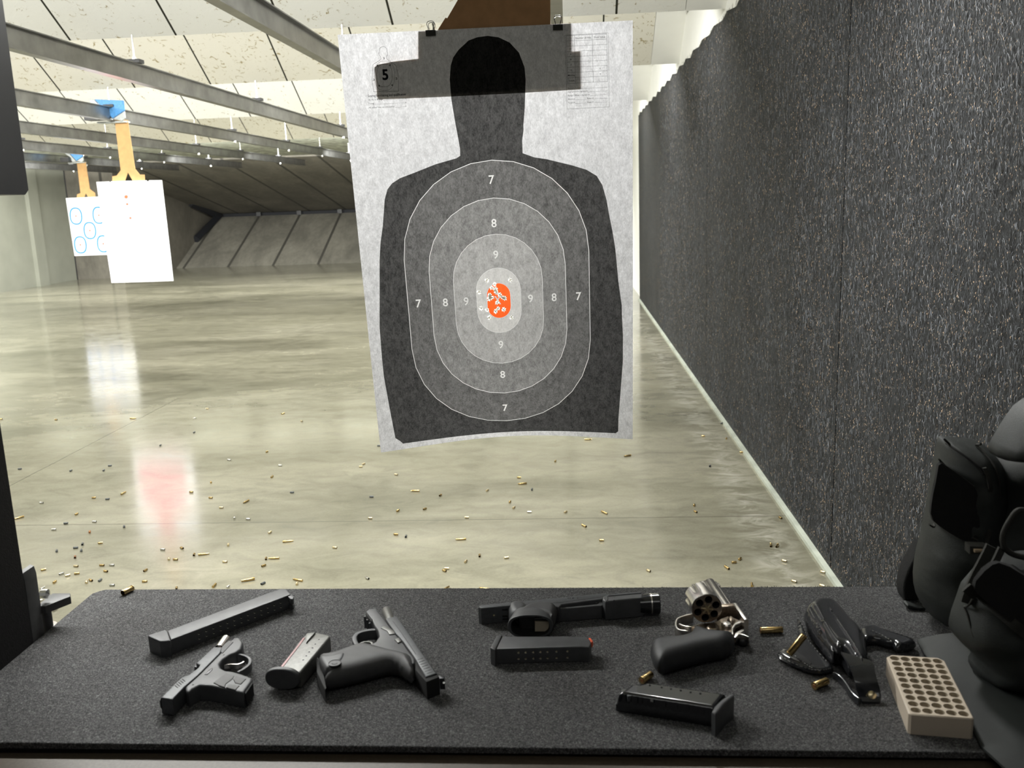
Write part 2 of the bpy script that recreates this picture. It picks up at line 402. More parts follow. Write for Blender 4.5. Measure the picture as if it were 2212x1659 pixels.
# right wall: painted block behind, shredded rubber boards in front
struct(M().box((XW+.03, -1.2, 0), (XW+.3, 26, Zc+.8)).build('wall_right', 'white_end'), 'white painted wall behind the rubber boards')
def rubber_boards():
    seams = [-1.1, .45, 1.72, 3.31, 4.02, 5.15, 6.5, 7.93, 9.75, 11.2, 12.62]
    big = {3.31: .016, 6.5: .014}
    root = empty('rubber_wall_lining', (XW, 5.6, 0))
    tag(root, 'dark shredded rubber boards lining the right wall, flecked with tan chips', 'wall lining')
    for a, b in zip(seams, seams[1:]):
        m = M(); ga = big.get(a, .003); gb = big.get(b, .003)
        y0, y1 = a+ga/2, b-gb/2
        m.box((XW, y0, .012), (XW+.028, y1, Zc-.02))
        m.build('rubber_board', 'rubberwall', root, 0)
    m = M().box((XW+.02, -1.1, .01), (XW+.0295, 12.6, Zc-.03)); m.build('backing', 'cavity', root, 0)
    return root
rw = rubber_boards()
# real rubber shreds standing proud of the boards
MT['shred'] = pm('rubber_shred_mid', (.044, .047, .053), .5, var=.5, vs=3)
MT['shred_dark'] = pm('rubber_shred_dark', (.006, .0065, .007), .55, var=.4, vs=3)
MT['shred_light'] = pm('rubber_shred_pale', (.15, .162, .18), .5, var=.4, vs=3)
MT['fleck'] = pm('tan_fleck', (.50, .36, .23), .6, var=.4, vs=40)
def shreds():
    rg = np.random.default_rng(4)
    for y0, y1, N in ((.96, 1.715, 20000), (1.725, 3.297, 42000), (3.323, 4.012, 15000), (4.025, 5.145, 13000), (5.155, 6.488, 10000), (6.512, 7.92, 8000), (7.94, 9.74, 7000)):
        y = rg.uniform(y0+.004, y1-.004, N); z = rg.uniform(.03, Zc-.03, N); a = rg.normal(0, .33, N); wild = rg.random(N) < .10; a[wild] += rg.uniform(-1.4, 1.4, wild.sum())
        far = max(1., (y0+y1)/5.2); L = rg.uniform(.008, .024, N)*far**.4; w = rg.uniform(.0008, .0017, N)*far**.6; k = rg.normal(0, 45, N); k[rg.random(N) < .12] *= 2.2
        t = rg.random(N); mi = np.where(t < .40, 1, np.where(t < .78, 0, np.where(t < .92, 2, 3)))
        L[mi == 3] = rg.uniform(.002, .0065, (mi == 3).sum())*far**.6; w[mi == 3] *= .9
        lay = rg.uniform(0, .0075, N); lay[mi == 3] = .0078; n = 4; V = np.zeros((N, n, 3, 3)); py, pz, aa = y.copy(), z.copy(), a.copy()
        for j in range(n):
            ny, nz = np.cos(aa)*w/2, -np.sin(aa)*w/2; xx = XW-lay-.0012*math.sin(PI*j/(n-1))
            for q, sg in ((0, 1), (1, 0), (2, -1)):
                V[:, j, q, 0] = xx-(.0006 if q == 1 else 0); V[:, j, q, 1] = np.clip(py+ny*sg, y0, y1); V[:, j, q, 2] = np.clip(pz+nz*sg, .015, Zc-.02)
            py += np.sin(aa)*L/(n-1); pz += np.cos(aa)*L/(n-1); aa += k*L/(n-1)
        fb = np.array([[j*3+q, j*3+3+q, j*3+4+q, j*3+1+q] for j in range(n-1) for q in range(2)])
        Fc = (np.arange(N)[:, None, None]*12+fb[None]).reshape(-1)
        me = bpy.data.meshes.new('rubber_shreds'); me.vertices.add(N*12); me.vertices.foreach_set('co', V.reshape(-1))
        nf = N*6; me.loops.add(nf*4); me.loops.foreach_set('vertex_index', Fc.astype(np.int32)); me.polygons.add(nf)
        me.polygons.foreach_set('loop_start', np.arange(0, nf*4, 4, dtype=np.int32)); me.polygons.foreach_set('material_index', np.repeat(mi, 6).astype(np.int32)); me.update(calc_edges=True)
        for q in ('shred', 'shred_dark', 'shred_light', 'fleck'): me.materials.append(MT[q])
        o = link(bpy.data.objects.new('rubber_shreds', me), rw); o['kind'] = 'stuff'
shreds(); settle(rw)
# pale strip where the wall meets the floor
struct(M().box((XW-.022, -1.1, 0), (XW, 12.6, .016)).build('trim_1', 'curb'), 'pale strip along the foot of the right wall')
# white torn saw-tooth edge along the top of the boards
m = M(); y = 1.0; rnd = random.Random(5)
while y < 12.5:
    w = .42+.1*rnd.random(); h = .022+.012*rnd.random()
    m.add([(XW-.004, y, Zc-.02), (XW-.004, y+w, Zc-.02), (XW-.004, y+w*.35, Zc-.02-h), (XW-.0005, y, Zc-.02), (XW-.0005, y+w, Zc-.02), (XW-.0005, y+w*.35, Zc-.02-h)],
          [(0, 1, 2), (3, 5, 4), (0, 2, 5, 3), (2, 1, 4, 5), (1, 0, 3, 4)]); y += w+.002
m.box((XW-.004, 1, Zc-.02), (XW+.03, 12.6, Zc+.3)); struct(m.build('trim_2', 'white_end', None, 0), 'white ragged edge above the rubber boards')
# left wall, its pier, the trap end wall
struct(M().box((-11.1, -1.2, 0), (-10.8, 19.55, Zc+.8)).box((-10.8, 18.0, 0), (-10.72, 18.35, Zc)).build('wall_left', 'leftwall'), 'grey green block wall with a flat pier at far left')
# angled ceiling baffles (each row faces the firing line)
def baffle(yl, yt, zt, mat_, label, x0=-10.8, x1=.72):
    root = empty('ceiling_baffle', ((x0+x1)/2, yl, Zc)); tag(root, label, 'ceiling baffle', 'angled baffles across the ceiling')
    for a, b, mt in ((x0, x1, mat_), (x1+.004, XW-.003, 'white_end')):
        if mt == 'white_end' and b-a < .02: continue
        m = M(); m.add([(a, yl, Zc), (b, yl, Zc), (b, yt, zt), (a, yt, zt), (a, yl+.02, Zc+.012), (b, yl+.02, Zc+.012), (b, yt+.02, zt+.012), (a, yt+.02, zt+.012)],
              [(0,1,2,3),(7,6,5,4),(0,4,5,1),(3,2,6,7),(0,3,7,4),(1,5,6,2)])
        m.build('board_row' if mt != 'white_end' else 'end_board', mt, root, 0)
    settle(root); return root
baffle(3.45, 2.9, CZ+1.42, 'baffle', 'pale ceiling baffle row nearest the firing line, mostly above the view')
baffle(5.80, 5.02, CZ+1.56, 'baffle', 'brightest white baffle row, front of the ceiling')
baffle(8.08, 7.52, CZ+1.42, 'baffle_dirty_dim', 'beige stained, dim-toned baffle row just behind the white front one')
baffle(11.05, 10.45, CZ+1.42, 'baffle', 'second bright baffle row in the middle of the ceiling')
baffle(15.0, 14.4, CZ+1.43, 'baffle_dirty_dim', 'farthest stained, dim-toned baffle row before the dark deck')
o = struct(M().add([(-10.8, 15.9, CZ+1.13), (XW, 15.9, CZ+1.13), (XW, 18.8, CZ+1.0), (-10.8, 18.8, CZ+1.0), (-10.8, 15.9, CZ+1.5), (XW, 15.9, CZ+1.5), (XW, 18.8, CZ+1.5), (-10.8, 18.8, CZ+1.5)],
   [(0,1,2,3),(4,7,6,5),(0,4,5,1),(2,6,7,3)]).build('trim_3', 'deck_dark', None, 0), 'sooty overhead deck in front of the bullet trap')
# bullet trap
root = empty('bullet_trap', (-4.4, 24, 0)); tag(root, 'large dark steel bullet trap with sloped plates at the end of the range', 'bullet trap')
def plate(p, q, x0, x1, th, mt, nm):
    (y0, z0), (y1, z1) = p, q
    M().add([(x0, y0, z0), (x1, y0, z0), (x1, y1, z1), (x0, y1, z1), (x0, y0, z0+th), (x1, y0, z0+th), (x1, y1, z1+th), (x0, y1, z1+th)],
            [(0,1,2,3),(7,6,5,4),(0,4,5,1),(3,2,6,7),(0,3,7,4),(1,5,6,2)]).build(nm, mt, root, 0)
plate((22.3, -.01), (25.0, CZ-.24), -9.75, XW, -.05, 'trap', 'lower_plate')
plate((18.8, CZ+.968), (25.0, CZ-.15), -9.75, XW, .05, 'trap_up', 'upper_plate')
M().box((-9.8, 25.08, CZ-.5), (XW, 25.12, CZ+.1)).build('slot_back', 'slot', root, 0)
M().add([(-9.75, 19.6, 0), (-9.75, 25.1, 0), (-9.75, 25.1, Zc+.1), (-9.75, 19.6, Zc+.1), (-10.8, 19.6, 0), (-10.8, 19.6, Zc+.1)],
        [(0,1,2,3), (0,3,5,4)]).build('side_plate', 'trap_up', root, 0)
for k in range(9):
    x = -8.43+k*1.125
    M().box((x-.06, 24.93, CZ-.25), (x+.06, 24.99, CZ-.14)).build('slot_bracket', 'bracket', root, 0)
M().tube([(-9.70, 23.6, CZ-.78), (-9.55, 25.0, CZ-.2)], .11, 4).tube([(-9.70, 23.5, CZ+.16), (-9.55, 25.0, CZ-.19)], .11, 4).build('corner_gap_strip', 'slot', root, 0)  # dark tubes put in for the shade of the diagonal corner gap
settle(root)
# target rails
lips = (5.80, 8.08, 11.05, 15.0)
where = ['over the near lane behind the big target', 'first rail left of the big target', 'second rail, crossing the upper left', 'third rail, carrying the pink target', 'fourth rail from the right', 'fifth rail from the right', 'sixth rail, carrying the blue ringed target', 'last rail beside the left wall']
for k in range(8):
    x = -.03-1.31*k
    root = empty('target_rail', (x, 9, CZ+.78)); tag(root, 'steel target rail under the ceiling, '+where[k], 'rail', 'steel target rails')
    m = M(); z0, z1 = CZ+.78, CZ+.895
    y0, y1 = 1.5, 18.7
    m.box((x-.028, y0, z0), (x+.028, y1, z0+.006)).box((x-.028, y0, z1-.006), (x+.028, y1, z1)).box((x-.004, y0, z0+.006), (x+.004, y1, z1-.006))
    m.build('channel', 'steel', root, 0)
    for yl in (3.5,)+lips+(13.2, 17.0):
        ztop = Zc if yl < 15.5 else CZ+1.11
        if yl == 13.2: ztop = Zc+.7
        h = M().box((x-.045, yl-.05, z1), (x+.045, yl+.02, z1+.022))
        hg = h.build('hanger_plate', 'bracket', root, 0)
        M().tube([(x, yl-.015, z1+.02), (x, yl-.015, ztop+.02)], .006, 8).lathe((x, yl-.015, z1+.022), (0,0,1), [(0, .013), (.014, .013), (.014, .004)], 6).build('threaded_rod', 'zinc', hg)
        if yl > 10: M().lathe((x+.03, yl-.03, z0-.0), (0,0,-1), [(0, .018), (.02, .018), (.03, .008)], 8).build('bolt', 'zinc', hg)
    settle(root)
# ================================================================== far targets
def vslab(poly, Y, th, mt, name, parent=None, r=.0004, sm=35):
    p2 = [(q[0], q[2]) for q in (ony(x, y, Y) for x, y in poly)]
    m = M(); slab(m, p2, Y+th, Y, r, 1, 'y'); return m.build(name, mt, parent, sm)
def line_ring(m, poly, Y, w, mi=0):
    p = [(q[0], q[2]) for q in poly]; a, b = lift(offset(p, w/2), 'y', Y), lift(offset(p, -w/2), 'y', Y); n = len(p)
    m.add(a+b, [(k, (k+1) % n, n+(k+1) % n, n+k) for k in range(n)], mi); return m
def carriage(Y, x, sc, label, pr):
    root = empty('target_carriage', (x, Y, CZ+.85)); tag(root, label, 'carriage')
    z = CZ
    m = M(); slab(m, [(x-.12, z+.965), (x+.13, z+.945), (x+.13, z+.86), (x+.02, z+.80)], Y-.03, Y-.055, .003, 1, 'y'); m.build('blue_shell', 'blue', root)
    m = M(); slab(m, [(x-.17, z+.97), (x-.125, z+.965), (x+.015, z+.785), (x-.05, z+.785), (x-.075, z+.86), (x-.16, z+.92)], Y-.02, Y-.06, .003, 1, 'y'); m.build('side_flange', 'greyplastic', root)
    m = M(); slab(m, [(x+.02, z+.795), (x+.13, z+.855), (x+.13, z+.80), (x+.10, z+.775)], Y-.03, Y-.05, .003, 1, 'y'); m.build('nose', 'greyplastic', root)
    M().box((x-.19, Y-.14, z+.785), (x-.06, Y-.02, z+.85)).build('motor_box', 'bracket', root)
    M().box((x-.14, Y-.02, z+.765), (x+.12, Y+.06, z+.779)).build('trolley', 'greyplastic', root)
    settle(root)
carriage(8.1, -3.96, 1, 'blue carriage on the rail above the pink target', 0)
carriage(14.2, -7.60, 1, 'blue carriage on the far rail above the blue ringed target', 0)
c1 = vslab(P(100, 200, 6.913, [(1020,400),(1215,410),(1325,1140),(1395,1225),(1465,1225),(1475,1335),(1300,1335),(1217,1190),(1170,1335),(985,1340),(985,1250),(1050,1240),(1110,1160)]), 8.11, .006, 'cardboard_lit', 'cardboard_hanger')
tag(c1, 'lit tan forked cardboard strip holding the pink target', 'cardboard hanger')
c2 = vslab(P(100, 200, 6.913, [(455,1040),(588,1035),(650,1440),(730,1500),(735,1565),(625,1565),(590,1500),(565,1570),(455,1570),(460,1520),(510,1500)]), 14.22, .006, 'cardboard_lit', 'cardboard_hanger')
tag(c2, 'lit tan forked cardboard strip holding the blue ringed target', 'cardboard hanger')
root = empty('paper_target', ony(292, 500, 8.1)); tag(root, 'overexposed white paper target with a faint pink figure, left of the big target', 'paper target')
vslab([(208,393),(236,392),(238,395),(240,391.6),(317,389.5),(319,393),(322,389.4),(350,389),(375,607),(241,611)], 8.1, .0006, 'whiteprint', 'sheet', root, 0)
sil = P(0, 0, 2.592, [(715,1050),(750,1060),(775,1100),(775,1150),(770,1190),(830,1215),(870,1260),(895,1350),(905,1490),(640,1500),(625,1400),(625,1300),(640,1240),(690,1205),(680,1150),(675,1100),(690,1065)])
vslab(sil, 8.0985, .0008, 'pinkprint', 'printed_figure', root, 0)
m = M()
for cx, cyy, r_ in ((706,1102,10),(712,1143,6),(730,1221,6)):
    q = [ony((cx+r_*math.cos(a))/2.592, (cyy+r_*math.sin(a))/2.592, 8.097) for a in [k*PI/4 for k in range(8)]]; m.add(q, [tuple(range(8))])
m.build('red_marks', 'redprint', root, 0)
settle(root)
root = empty('paper_target', ony(200, 500, 14.2)); tag(root, 'white paper target with blue rings, farther away and partly hidden', 'paper target')
vslab([(142,428),(250,423),(267,549),(161,553)], 14.2, .0006, 'whiteprint', 'sheet', root, 0)
for cx, cyy in ((425,1210),(553,1205),(503,1291),(450,1371),(578,1365)):
    q = []
    for k in range(28):
        a = 2*PI*k/28; sx_, sy_ = math.cos(a), math.sin(a)
        x_ = 32*(abs(sx_)**.8)*(1 if sx_ > 0 else -1); y_ = 45*(abs(sy_)**.85)*(1 if sy_ > 0 else -1)
        q.append(ony((cx+x_+y_*.08)/2.592, (cyy+y_)/2.592, 14.197))
    line_ring(M(), q, 14.197, .022).build('blue_ring', 'blueprint', root, 0)
    d = [ony((cx+5*math.cos(k*PI/3))/2.592, (cyy+5*math.sin(k*PI/3))/2.592, 14.196) for k in range(6)]
    M().add(d, [tuple(range(6))]).build('red_dot', 'redprint', root, 0)
settle(root)
# ================================================================== the big paper target
PW, PH = 584., 860.             # mm
A_ = []; dst = [(729,75),(1367,44),(1367,950),(822,979)]
for (u, v), (x, y) in zip([(0,0),(PW,0),(PW,PH),(0,PH)], dst):
    A_ += [[u,v,1,0,0,0,-x*u,-x*v],[0,0,0,u,v,1,-y*u,-y*v]]
Hm = np.append(np.linalg.solve(np.array(A_, float), np.array([c for p in dst for c in p], float)), 1).reshape(3, 3); Hi = np.linalg.inv(Hm)
def uvp(x, y): p = Hi@[x, y, 1]; return (p[0]/p[2], p[1]/p[2])
def sheet3(u, v, curl=True, back=0.):
    """plane of the hanging sheet; its lower edge is lifted a little by the air"""
    w = Hm[2]@[u, v, 1]; x, y = (Hm[0]@[u, v, 1])/w, (Hm[1]@[u, v, 1])/w
    p = ray(x, y)*SZ*w + np.array((0, 0, CZ))
    if curl: p = p + np.array((0, 1., .06))*(.075*max(0, math.sin(PI*min(1, max(0, u/PW*.94+.03))))**1.2*max(0, (v-560)/300)**2.2)
    return p + np.array((0, 1., 0))*back
SZ = 1.0; _d = np.linalg.norm(sheet3(0, 0, False)-sheet3(PW, 0, False)); 
def _fix():
    global SZ
    a = (sheet3(0, 0, False)-sheet3(PW, 0, False)); SZ = .584/np.linalg.norm(a)
_fix()
def ring(hw, hh, r, cu=291., cv=529.3, n=14):
    out = []
    for k in range(n+1): a = PI+PI*k/n; out.append((cu+hw*math.cos(a), cv-(hh-r)+r*math.sin(a)))
    for k in range(n+1): a = PI*k/n; out.append((cu+hw*math.cos(a), cv+(hh-r)+r*math.sin(a)))
    return out
RG = [('7', 198.3, 285.5, 190), ('8', 147, 211.6, 143), ('9', 96.3, 139, 94), ('10', 48, 69.4, 47), ('x', 25.2, 36.9, 25)]
rings = {k: ring(a, b, c) for k, a, b, c in RG}
sil_px = [(1053.5,77.5),(1031,80.5),(1012,87.6),(990.5,107.6),(979,124),(973.5,142),(971.5,172),(975,215),(984.4,270.5),(991,305),(993.6,322),(994,336.6),(986,342),(942,354.5),(893,374),(864,385),(847,396),(837,409),(831,431),(827,487.5),(822,524),(820,561),(820,640),(820,707),(825,774.5),(829,814),(837.5,864),(847,920),(852,950)]
sil_pr = [(1336.3,909),(1340.5,850),(1345.6,780),(1345.6,724),(1343.3,679),(1343,660),(1336,609.6),(1329,536),(1323,499.7),(1315.6,463),(1310,431),(1301,399.6),(1289,380),(1267,366.7),(1235,357),(1181,344),(1154.5,340),(1129,331),(1128,304),(1131,280),(1130.6,270.5),(1133.5,233.6),(1135.5,172),(1133,145),(1121,113.7),(1101,92),(1076.6,80.5)]
sil = [uvp(*p) for p in sil_px]+[(44, 838), (50, 846), (200, 847), (400, 847), (545, 847), (551, 842)]+[uvp(*p) for p in sil_pr]
holes_c = [(540,495,1),(915,490,1),(412,685,1),(445,945,1),(545,975,.95),(580,1100,1),(940,1100,1),(668,560,.9),(617,615,.9),(680,645,1.2),(590,735,1.05),(582,790,1.1),(635,775,.75),(752,728,1.05),(830,785,1.1),(785,768,.75),(710,855,.95),(727,950,.9),(685,1000,1),(815,968,1),(694,690,1)]
rnd = random.Random(11); holes = []
for x, y, s in holes_c:
    u, v = uvp(980+x/7.54, 540+y/7.54); n = 14; ph = rnd.random()
    holes.append([(u+s*r_*math.cos(a), v+s*r_*math.sin(a)*1.1) for a, r_ in [(2*PI*(k+ph)/n, (4.3+rnd.random()*1.4) if k % 2 else 3.1+rnd.random()*.8) for k in range(n)]])
def glyphs(txt, size, bold=0.):
    """outline triangles and rim edges of a word, centred on its own origin, y up"""
    cu = bpy.data.curves.new('t', 'FONT'); cu.body = txt; cu.size = size; cu.offset = bold; cu.resolution_u = 3; cu.align_x = 'CENTER'; cu.align_y = 'CENTER'
    ob = bpy.data.objects.new('t', cu); C.objects.link(ob); bpy.context.view_layer.update()
    me = ob.evaluated_get(bpy.context.evaluated_depsgraph_get()).to_mesh(); bm = bmesh.new(); bm.from_mesh(me)
    bmesh.ops.remove_doubles(bm, verts=bm.verts, dist=size*1e-4); bmesh.ops.triangulate(bm, faces=bm.faces); bm.verts.ensure_lookup_table(); bm.verts.index_update()
    vs = [(v.co.x, v.co.y) for v in bm.verts]; ed = [(e.verts[0].index, e.verts[1].index) for e in bm.edges if len(e.link_faces) == 1]
    fs = [tuple(v.index for v in f.verts) for f in bm.faces]; bm.free()
    bpy.data.objects.remove(ob); bpy.data.curves.remove(cu)
    if vs:
        cx = (min(v[0] for v in vs)+max(v[0] for v in vs))/2; cyy = (min(v[1] for v in vs)+max(v[1] for v in vs))/2; vs = [(a-cx, b-cyy) for a, b in vs]
    return vs, ed, fs
pts = []; edges = []; tris = []
def loop(p, closed=True):
    n0 = len(pts); pts.extend(p); n = len(p); edges.extend([(n0+i, n0+(i+1) % n) for i in range(n)])
loop(resample([(0,0),(PW,0),(PW,PH),(0,PH)], 24)); loop(resample(sil, 24))
lines = []
for k, hw, hh, r in RG:
    if k == 'x': loop(rings[k]); continue
    w = .62 if k in '78' else .5
    a, b = ring(hw+w, hh+w, r+w), ring(hw-w, hh-w, r-w); lines.append((a, b)); loop(a); loop(b)
xo = ring(25.2+.7, 36.9+.7, 25.7); lines.append((xo, rings['x'])); loop(xo)
for h in holes: loop(h)
for txt, lst in (('7', [(288.5,281.5),(115.7,526.5),(465.4,528.5),(289.8,779.3)]), ('8', [(288.9,368),(174.2,527),(411.7,528),(289.9,695)]), ('9', [(289.4,432.3),(219.6,527.1),(360.1,528.3),(290.3,625.5)])):
    vs, ed, fs = glyphs(txt, 24, .35)
    hgt = max(v[1] for v in vs)-min(v[1] for v in vs); sc = 17.2/hgt
    for u, v in lst:
        n0 = len(pts); q = [(u+a*sc, v-b*sc) for a, b in vs]; pts.extend(q); edges.extend([(n0+a, n0+b) for a, b in ed])
        tris.append((min(p[0] for p in q), max(p[0] for p in q), min(p[1] for p in q), max(p[1] for p in q), [[q[i] for i in f] for f in fs]))
xm = [[(287.5-6+dx, 528-9), (287.5-2.6+dx, 528-9), (287.5+8+dx, 528+9), (287.5+4.6+dx, 528+9)] for dx in (0,)] + [[(287.5+4.6, 528-9), (287.5+8, 528-9), (287.5-2.6, 528+9), (287.5-6, 528+9)]]
for q in xm: loop(q)
gx = [(20+k*27.2, 18+j*26.6) for k in range(21) for j in range(32)]; pts.extend(gx)
vo, eo, fo, *_ = delaunay_2d_cdt([Vector((a/100, b/100)) for a, b in pts], edges, [], 0, 1e-6)
vo = [(v.x*100, v.y*100) for v in vo]
def intri(p, t):
    s = [(t[(i+1) % 3][0]-t[i][0])*(p[1]-t[i][1])-(t[(i+1) % 3][1]-t[i][1])*(p[0]-t[i][0]) for i in range(3)]
    return all(k >= 0 for k in s) or all(k <= 0 for k in s)
hb = [(min(p[0] for p in h), max(p[0] for p in h), min(p[1] for p in h), max(p[1] for p in h), h) for h in holes]
TN = ['p_white', 'p_sil', 'p_7', 'p_8', 'p_9', 'p_10', 'p_x', 'p_line', 'p_digit']
def tone(u, v):
    for a, b, c, d, h in hb:
        if a <= u <= b and c <= v <= d and inside(u, v, h): return None
    for a, b, c, d, ts in tris:
        if a <= u <= b and c <= v <= d and any(intri((u, v), t) for t in ts): return 8
    if abs(u-288) < 12 and abs(v-528) < 12 and any(inside(u, v, q) for q in xm): return 5
    if inside(u, v, rings['x']): return 6
    for a, b in lines:
        if inside(u, v, a) and not inside(u, v, b): return 7
    for k, t in (('10', 5), ('9', 4), ('8', 3), ('7', 2)):
        if inside(u, v, rings[k]): return t
    return 1 if inside(u, v, sil) else 0
m = M(); fs = []; ms = []
for f in fo:
    c = (sum(vo[i][0] for i in f)/len(f), sum(vo[i][1] for i in f)/len(f)); t = tone(*c)
    if t is not None: fs.append(tuple(f)); ms.append(t)
m.v = [tuple(sheet3(u, v)) for u, v in vo]; m.f = fs; m.m = ms
root = empty('paper_target', sheet3(PW/2, 0)); tag(root, 'large hanging paper silhouette target with scoring rings and an orange centre', 'paper target')
sheet = m.build('printed_sheet', TN, root, 0); sheet.data.shade_smooth()
# ragged flaps around the holes
for h in holes:
    m = M()
    cu = sum(p[0] for p in h)/len(h); cv = sum(p[1] for p in h)/len(h)
    for i in range(len(h)):
        a, b = h[i-1], h[i]; mu, mv = (a[0]+b[0])/2, (a[1]+b[1])/2
        if tone(mu*1.2-cu*.2, mv*1.2-cv*.2) is None: continue
        A, B = sheet3(*a, back=-.0002), sheet3(*b, back=-.0002)
        if i % 2 or rnd.random() < .5:      # torn tongue still standing in the opening
            k = .1+rnd.random()*.35; tip = (cu+(mu-cu)*k, cv+(mv-cv)*k); m.add([A, sheet3(*tip, back=.0004), B], [(0, 1, 2)])
        if i % 2 and rnd.random() < .6:     # and one curled out over the print
            k = 1.15+rnd.random()*.5; tip = (cu+(mu-cu)*k, cv+(mv-cv)*k+.5); m.add([A, sheet3(*tip, back=-.0012-rnd.random()*.002), B], [(0, 1, 2)])
    if m.v: m.build('torn_hole_edge', 'p_back', root, 0)
# printed scoring form and scoring key, lying on the sheet
m = M(); BK = -.0003
def ink(pts_, fs_): m.add([sheet3(u, v, back=BK) for u, v in pts_], fs_)
def stroke(path, w=.45, closed=False):
    p = list(path)+([path[0]] if closed else [])
    for a, b in zip(p, p[1:]):
        d = Vector((b[0]-a[0], b[1]-a[1])); 
        if d.length < 1e-6: continue
        d.normalize(); n = Vector((-d.y, d.x))*w/2; e = d*w*.3
        ink([(a[0]+n.x-e.x, a[1]+n.y-e.y), (b[0]+n.x+e.x, b[1]+n.y+e.y), (b[0]-n.x+e.x, b[1]-n.y+e.y), (a[0]-n.x-e.x, a[1]-n.y-e.y)], [(0, 1, 2, 3)])
def word(t, u, v, h, w=None, bold=0., left=False, rot=0.):
    vs, ed, fs_ = glyphs(t, 10, bold); x0, x1 = min(q[0] for q in vs), max(q[0] for q in vs)
    sy = h/7.2; sx = (w/(x1-x0)) if w else sy
    if left: u = u+(x1-x0)*sx/2
    ink([(u+a*sx, v-b*sy) for a, b in vs], fs_)
# key at upper left: small outlined figure with 5, 4, 3
def cp_(pts_): return [uvp(780+x/8.73, 60+y/8.73) for x, y in pts_]
stroke(cp_([(410,355),(450,362),(485,395),(488,450),(505,480),(503,515),(488,525),(483,575),(500,600),(590,665),(650,700),(670,740),(690,860),(705,950),(712,1050),(708,1195),(240,1210),(225,1110),(208,1020),(210,850),(225,700),(245,680),(350,615),(372,585),(370,550),(345,520),(335,480),(345,450),(348,400),(370,370)]), .5, True)
e1 = [(440+s*145*abs(math.cos(a))**.75*1, 900-215*(1 if math.sin(a) > 0 else -1)*abs(math.sin(a))**.75) for a, s in [(2*PI*k/30, 1 if math.cos(2*PI*k/30) > 0 else -1) for k in range(30)]]
stroke(cp_([(x, y+(x-440)*-.02) for x, y in e1]), .5, True)
e2 = [(445+s*190*abs(math.cos(a))**.8, 905-278*(1 if math.sin(a) > 0 else -1)*abs(math.sin(a))**.8) for a, s in [(2*PI*k/34, 1 if math.cos(2*PI*k/34) > 0 else -1) for k in range(34)]]
stroke(cp_(e2), .4, True)
q = cp_([(455,885)])[0]; word('5', q[0], q[1], 19, 12, .3)
for t, x, y in (('3', 428, 577), ('3', 240, 980), ('3', 668, 958), ('4', 310, 715), ('4', 545, 703), ('4', 337, 1095), ('4', 585, 1082)):
    q = cp_([(x, y)])[0]; word(t, q[0], q[1], 4.2, 3.1, .12)
def row(t, x0, y0, x1, y1, h, bold=0.):
    a, b = cp_([(x0, y0), (x1, y1)]); word(t, a[0], (a[1]+b[1])/2, h, abs(b[0]-a[0]), bold, True)
row('Scoring for-training and qualification', 128, 1290, 845, 1262, 4.6, .12)
for t, x1, y, n_, ye in (('X, 10, 9, 8 rings', 410, 1362, '5', 1335), ('7 ring', 245, 1438, '4', 1408), ('All other hits on silhouette', 632, 1500, '3', 1477)):
    row(t, 140, y, x1, y-8, 3.0); stroke(cp_([(x1+5, y+4), (845, ye+8)]), .25); q = cp_([(843, ye)])[0]; word(n_, q[0], q[1], 2.6, 1.8)
m.build('scoring_key', 'p_ink', root, 0); m = M()
# scoring form at upper right
def cq(pts_): return [uvp(1210+x/8.73, 60+y/8.73) for x, y in pts_]
stroke(cq([(93,140),(908,98),(925,1492),(132,1532)]), .4, True)
stroke(cq([(118,150),(880,115),(893,1012),(143,1050)]), .4, True)
stroke(cq([(265,145),(293,1042)]), .4); stroke(cq([(605,128),(625,1025)]), .4)
for k in range(8): stroke(cq([(124+k*2.3, 250+k*99.5), (880+k*1.6, 215+k*99)]), .35)
def rq(t, x0, y0, x1, y1, h, bold=0.):
    a, b = cq([(x0, y0), (x1, y1)]); word(t, a[0], (a[1]+b[1])/2, h, abs(b[0]-a[0]), bold, True)
rq('Number of Hits', 290, 195, 580, 183, 3.4); rq('Shot Value', 642, 178, 848, 170, 3.4)
for k, t in enumerate(('X', '10', '9', '8', '7', '0')): q = cq([(192+k*3, 300+k*100)])[0]; word(t, q[0], q[1], 2.9, 1.6*len(t)+.4, .05)
rq('Missing', 148, 903, 275, 897, 3., .1); rq('Totals', 160, 1000, 270, 995, 3., .1)
for y in (770, 870): q = cq([(755, y)])[0]; word('0', q[0], q[1], 3.0, 1.9)
for t, y, x1 in (("Scorer's Initials", 1143, 390), ("Competitor's Signature", 1208, 515), ("Range Officer's Signature", 1278, 555)):
    rq(t, 148, y, x1, y-8, 2.8); stroke(cq([(x1+10, y+2), (893, y-20)]), .3)
for t, t2, y in (('Match #', 'Relay #', 1350), ('Target #', 'Stage #', 1420)):
    rq(t, 150, y, 275, y-6, 2.8); stroke(cq([(285, y+8), (495, y-1)]), .3); rq(t2, 510, y-14, 628, y-18, 2.8); stroke(cq([(640, y-13), (895, y-22)]), .3)
m.build('scoring_form', 'p_ink', root, 0)
settle(root)
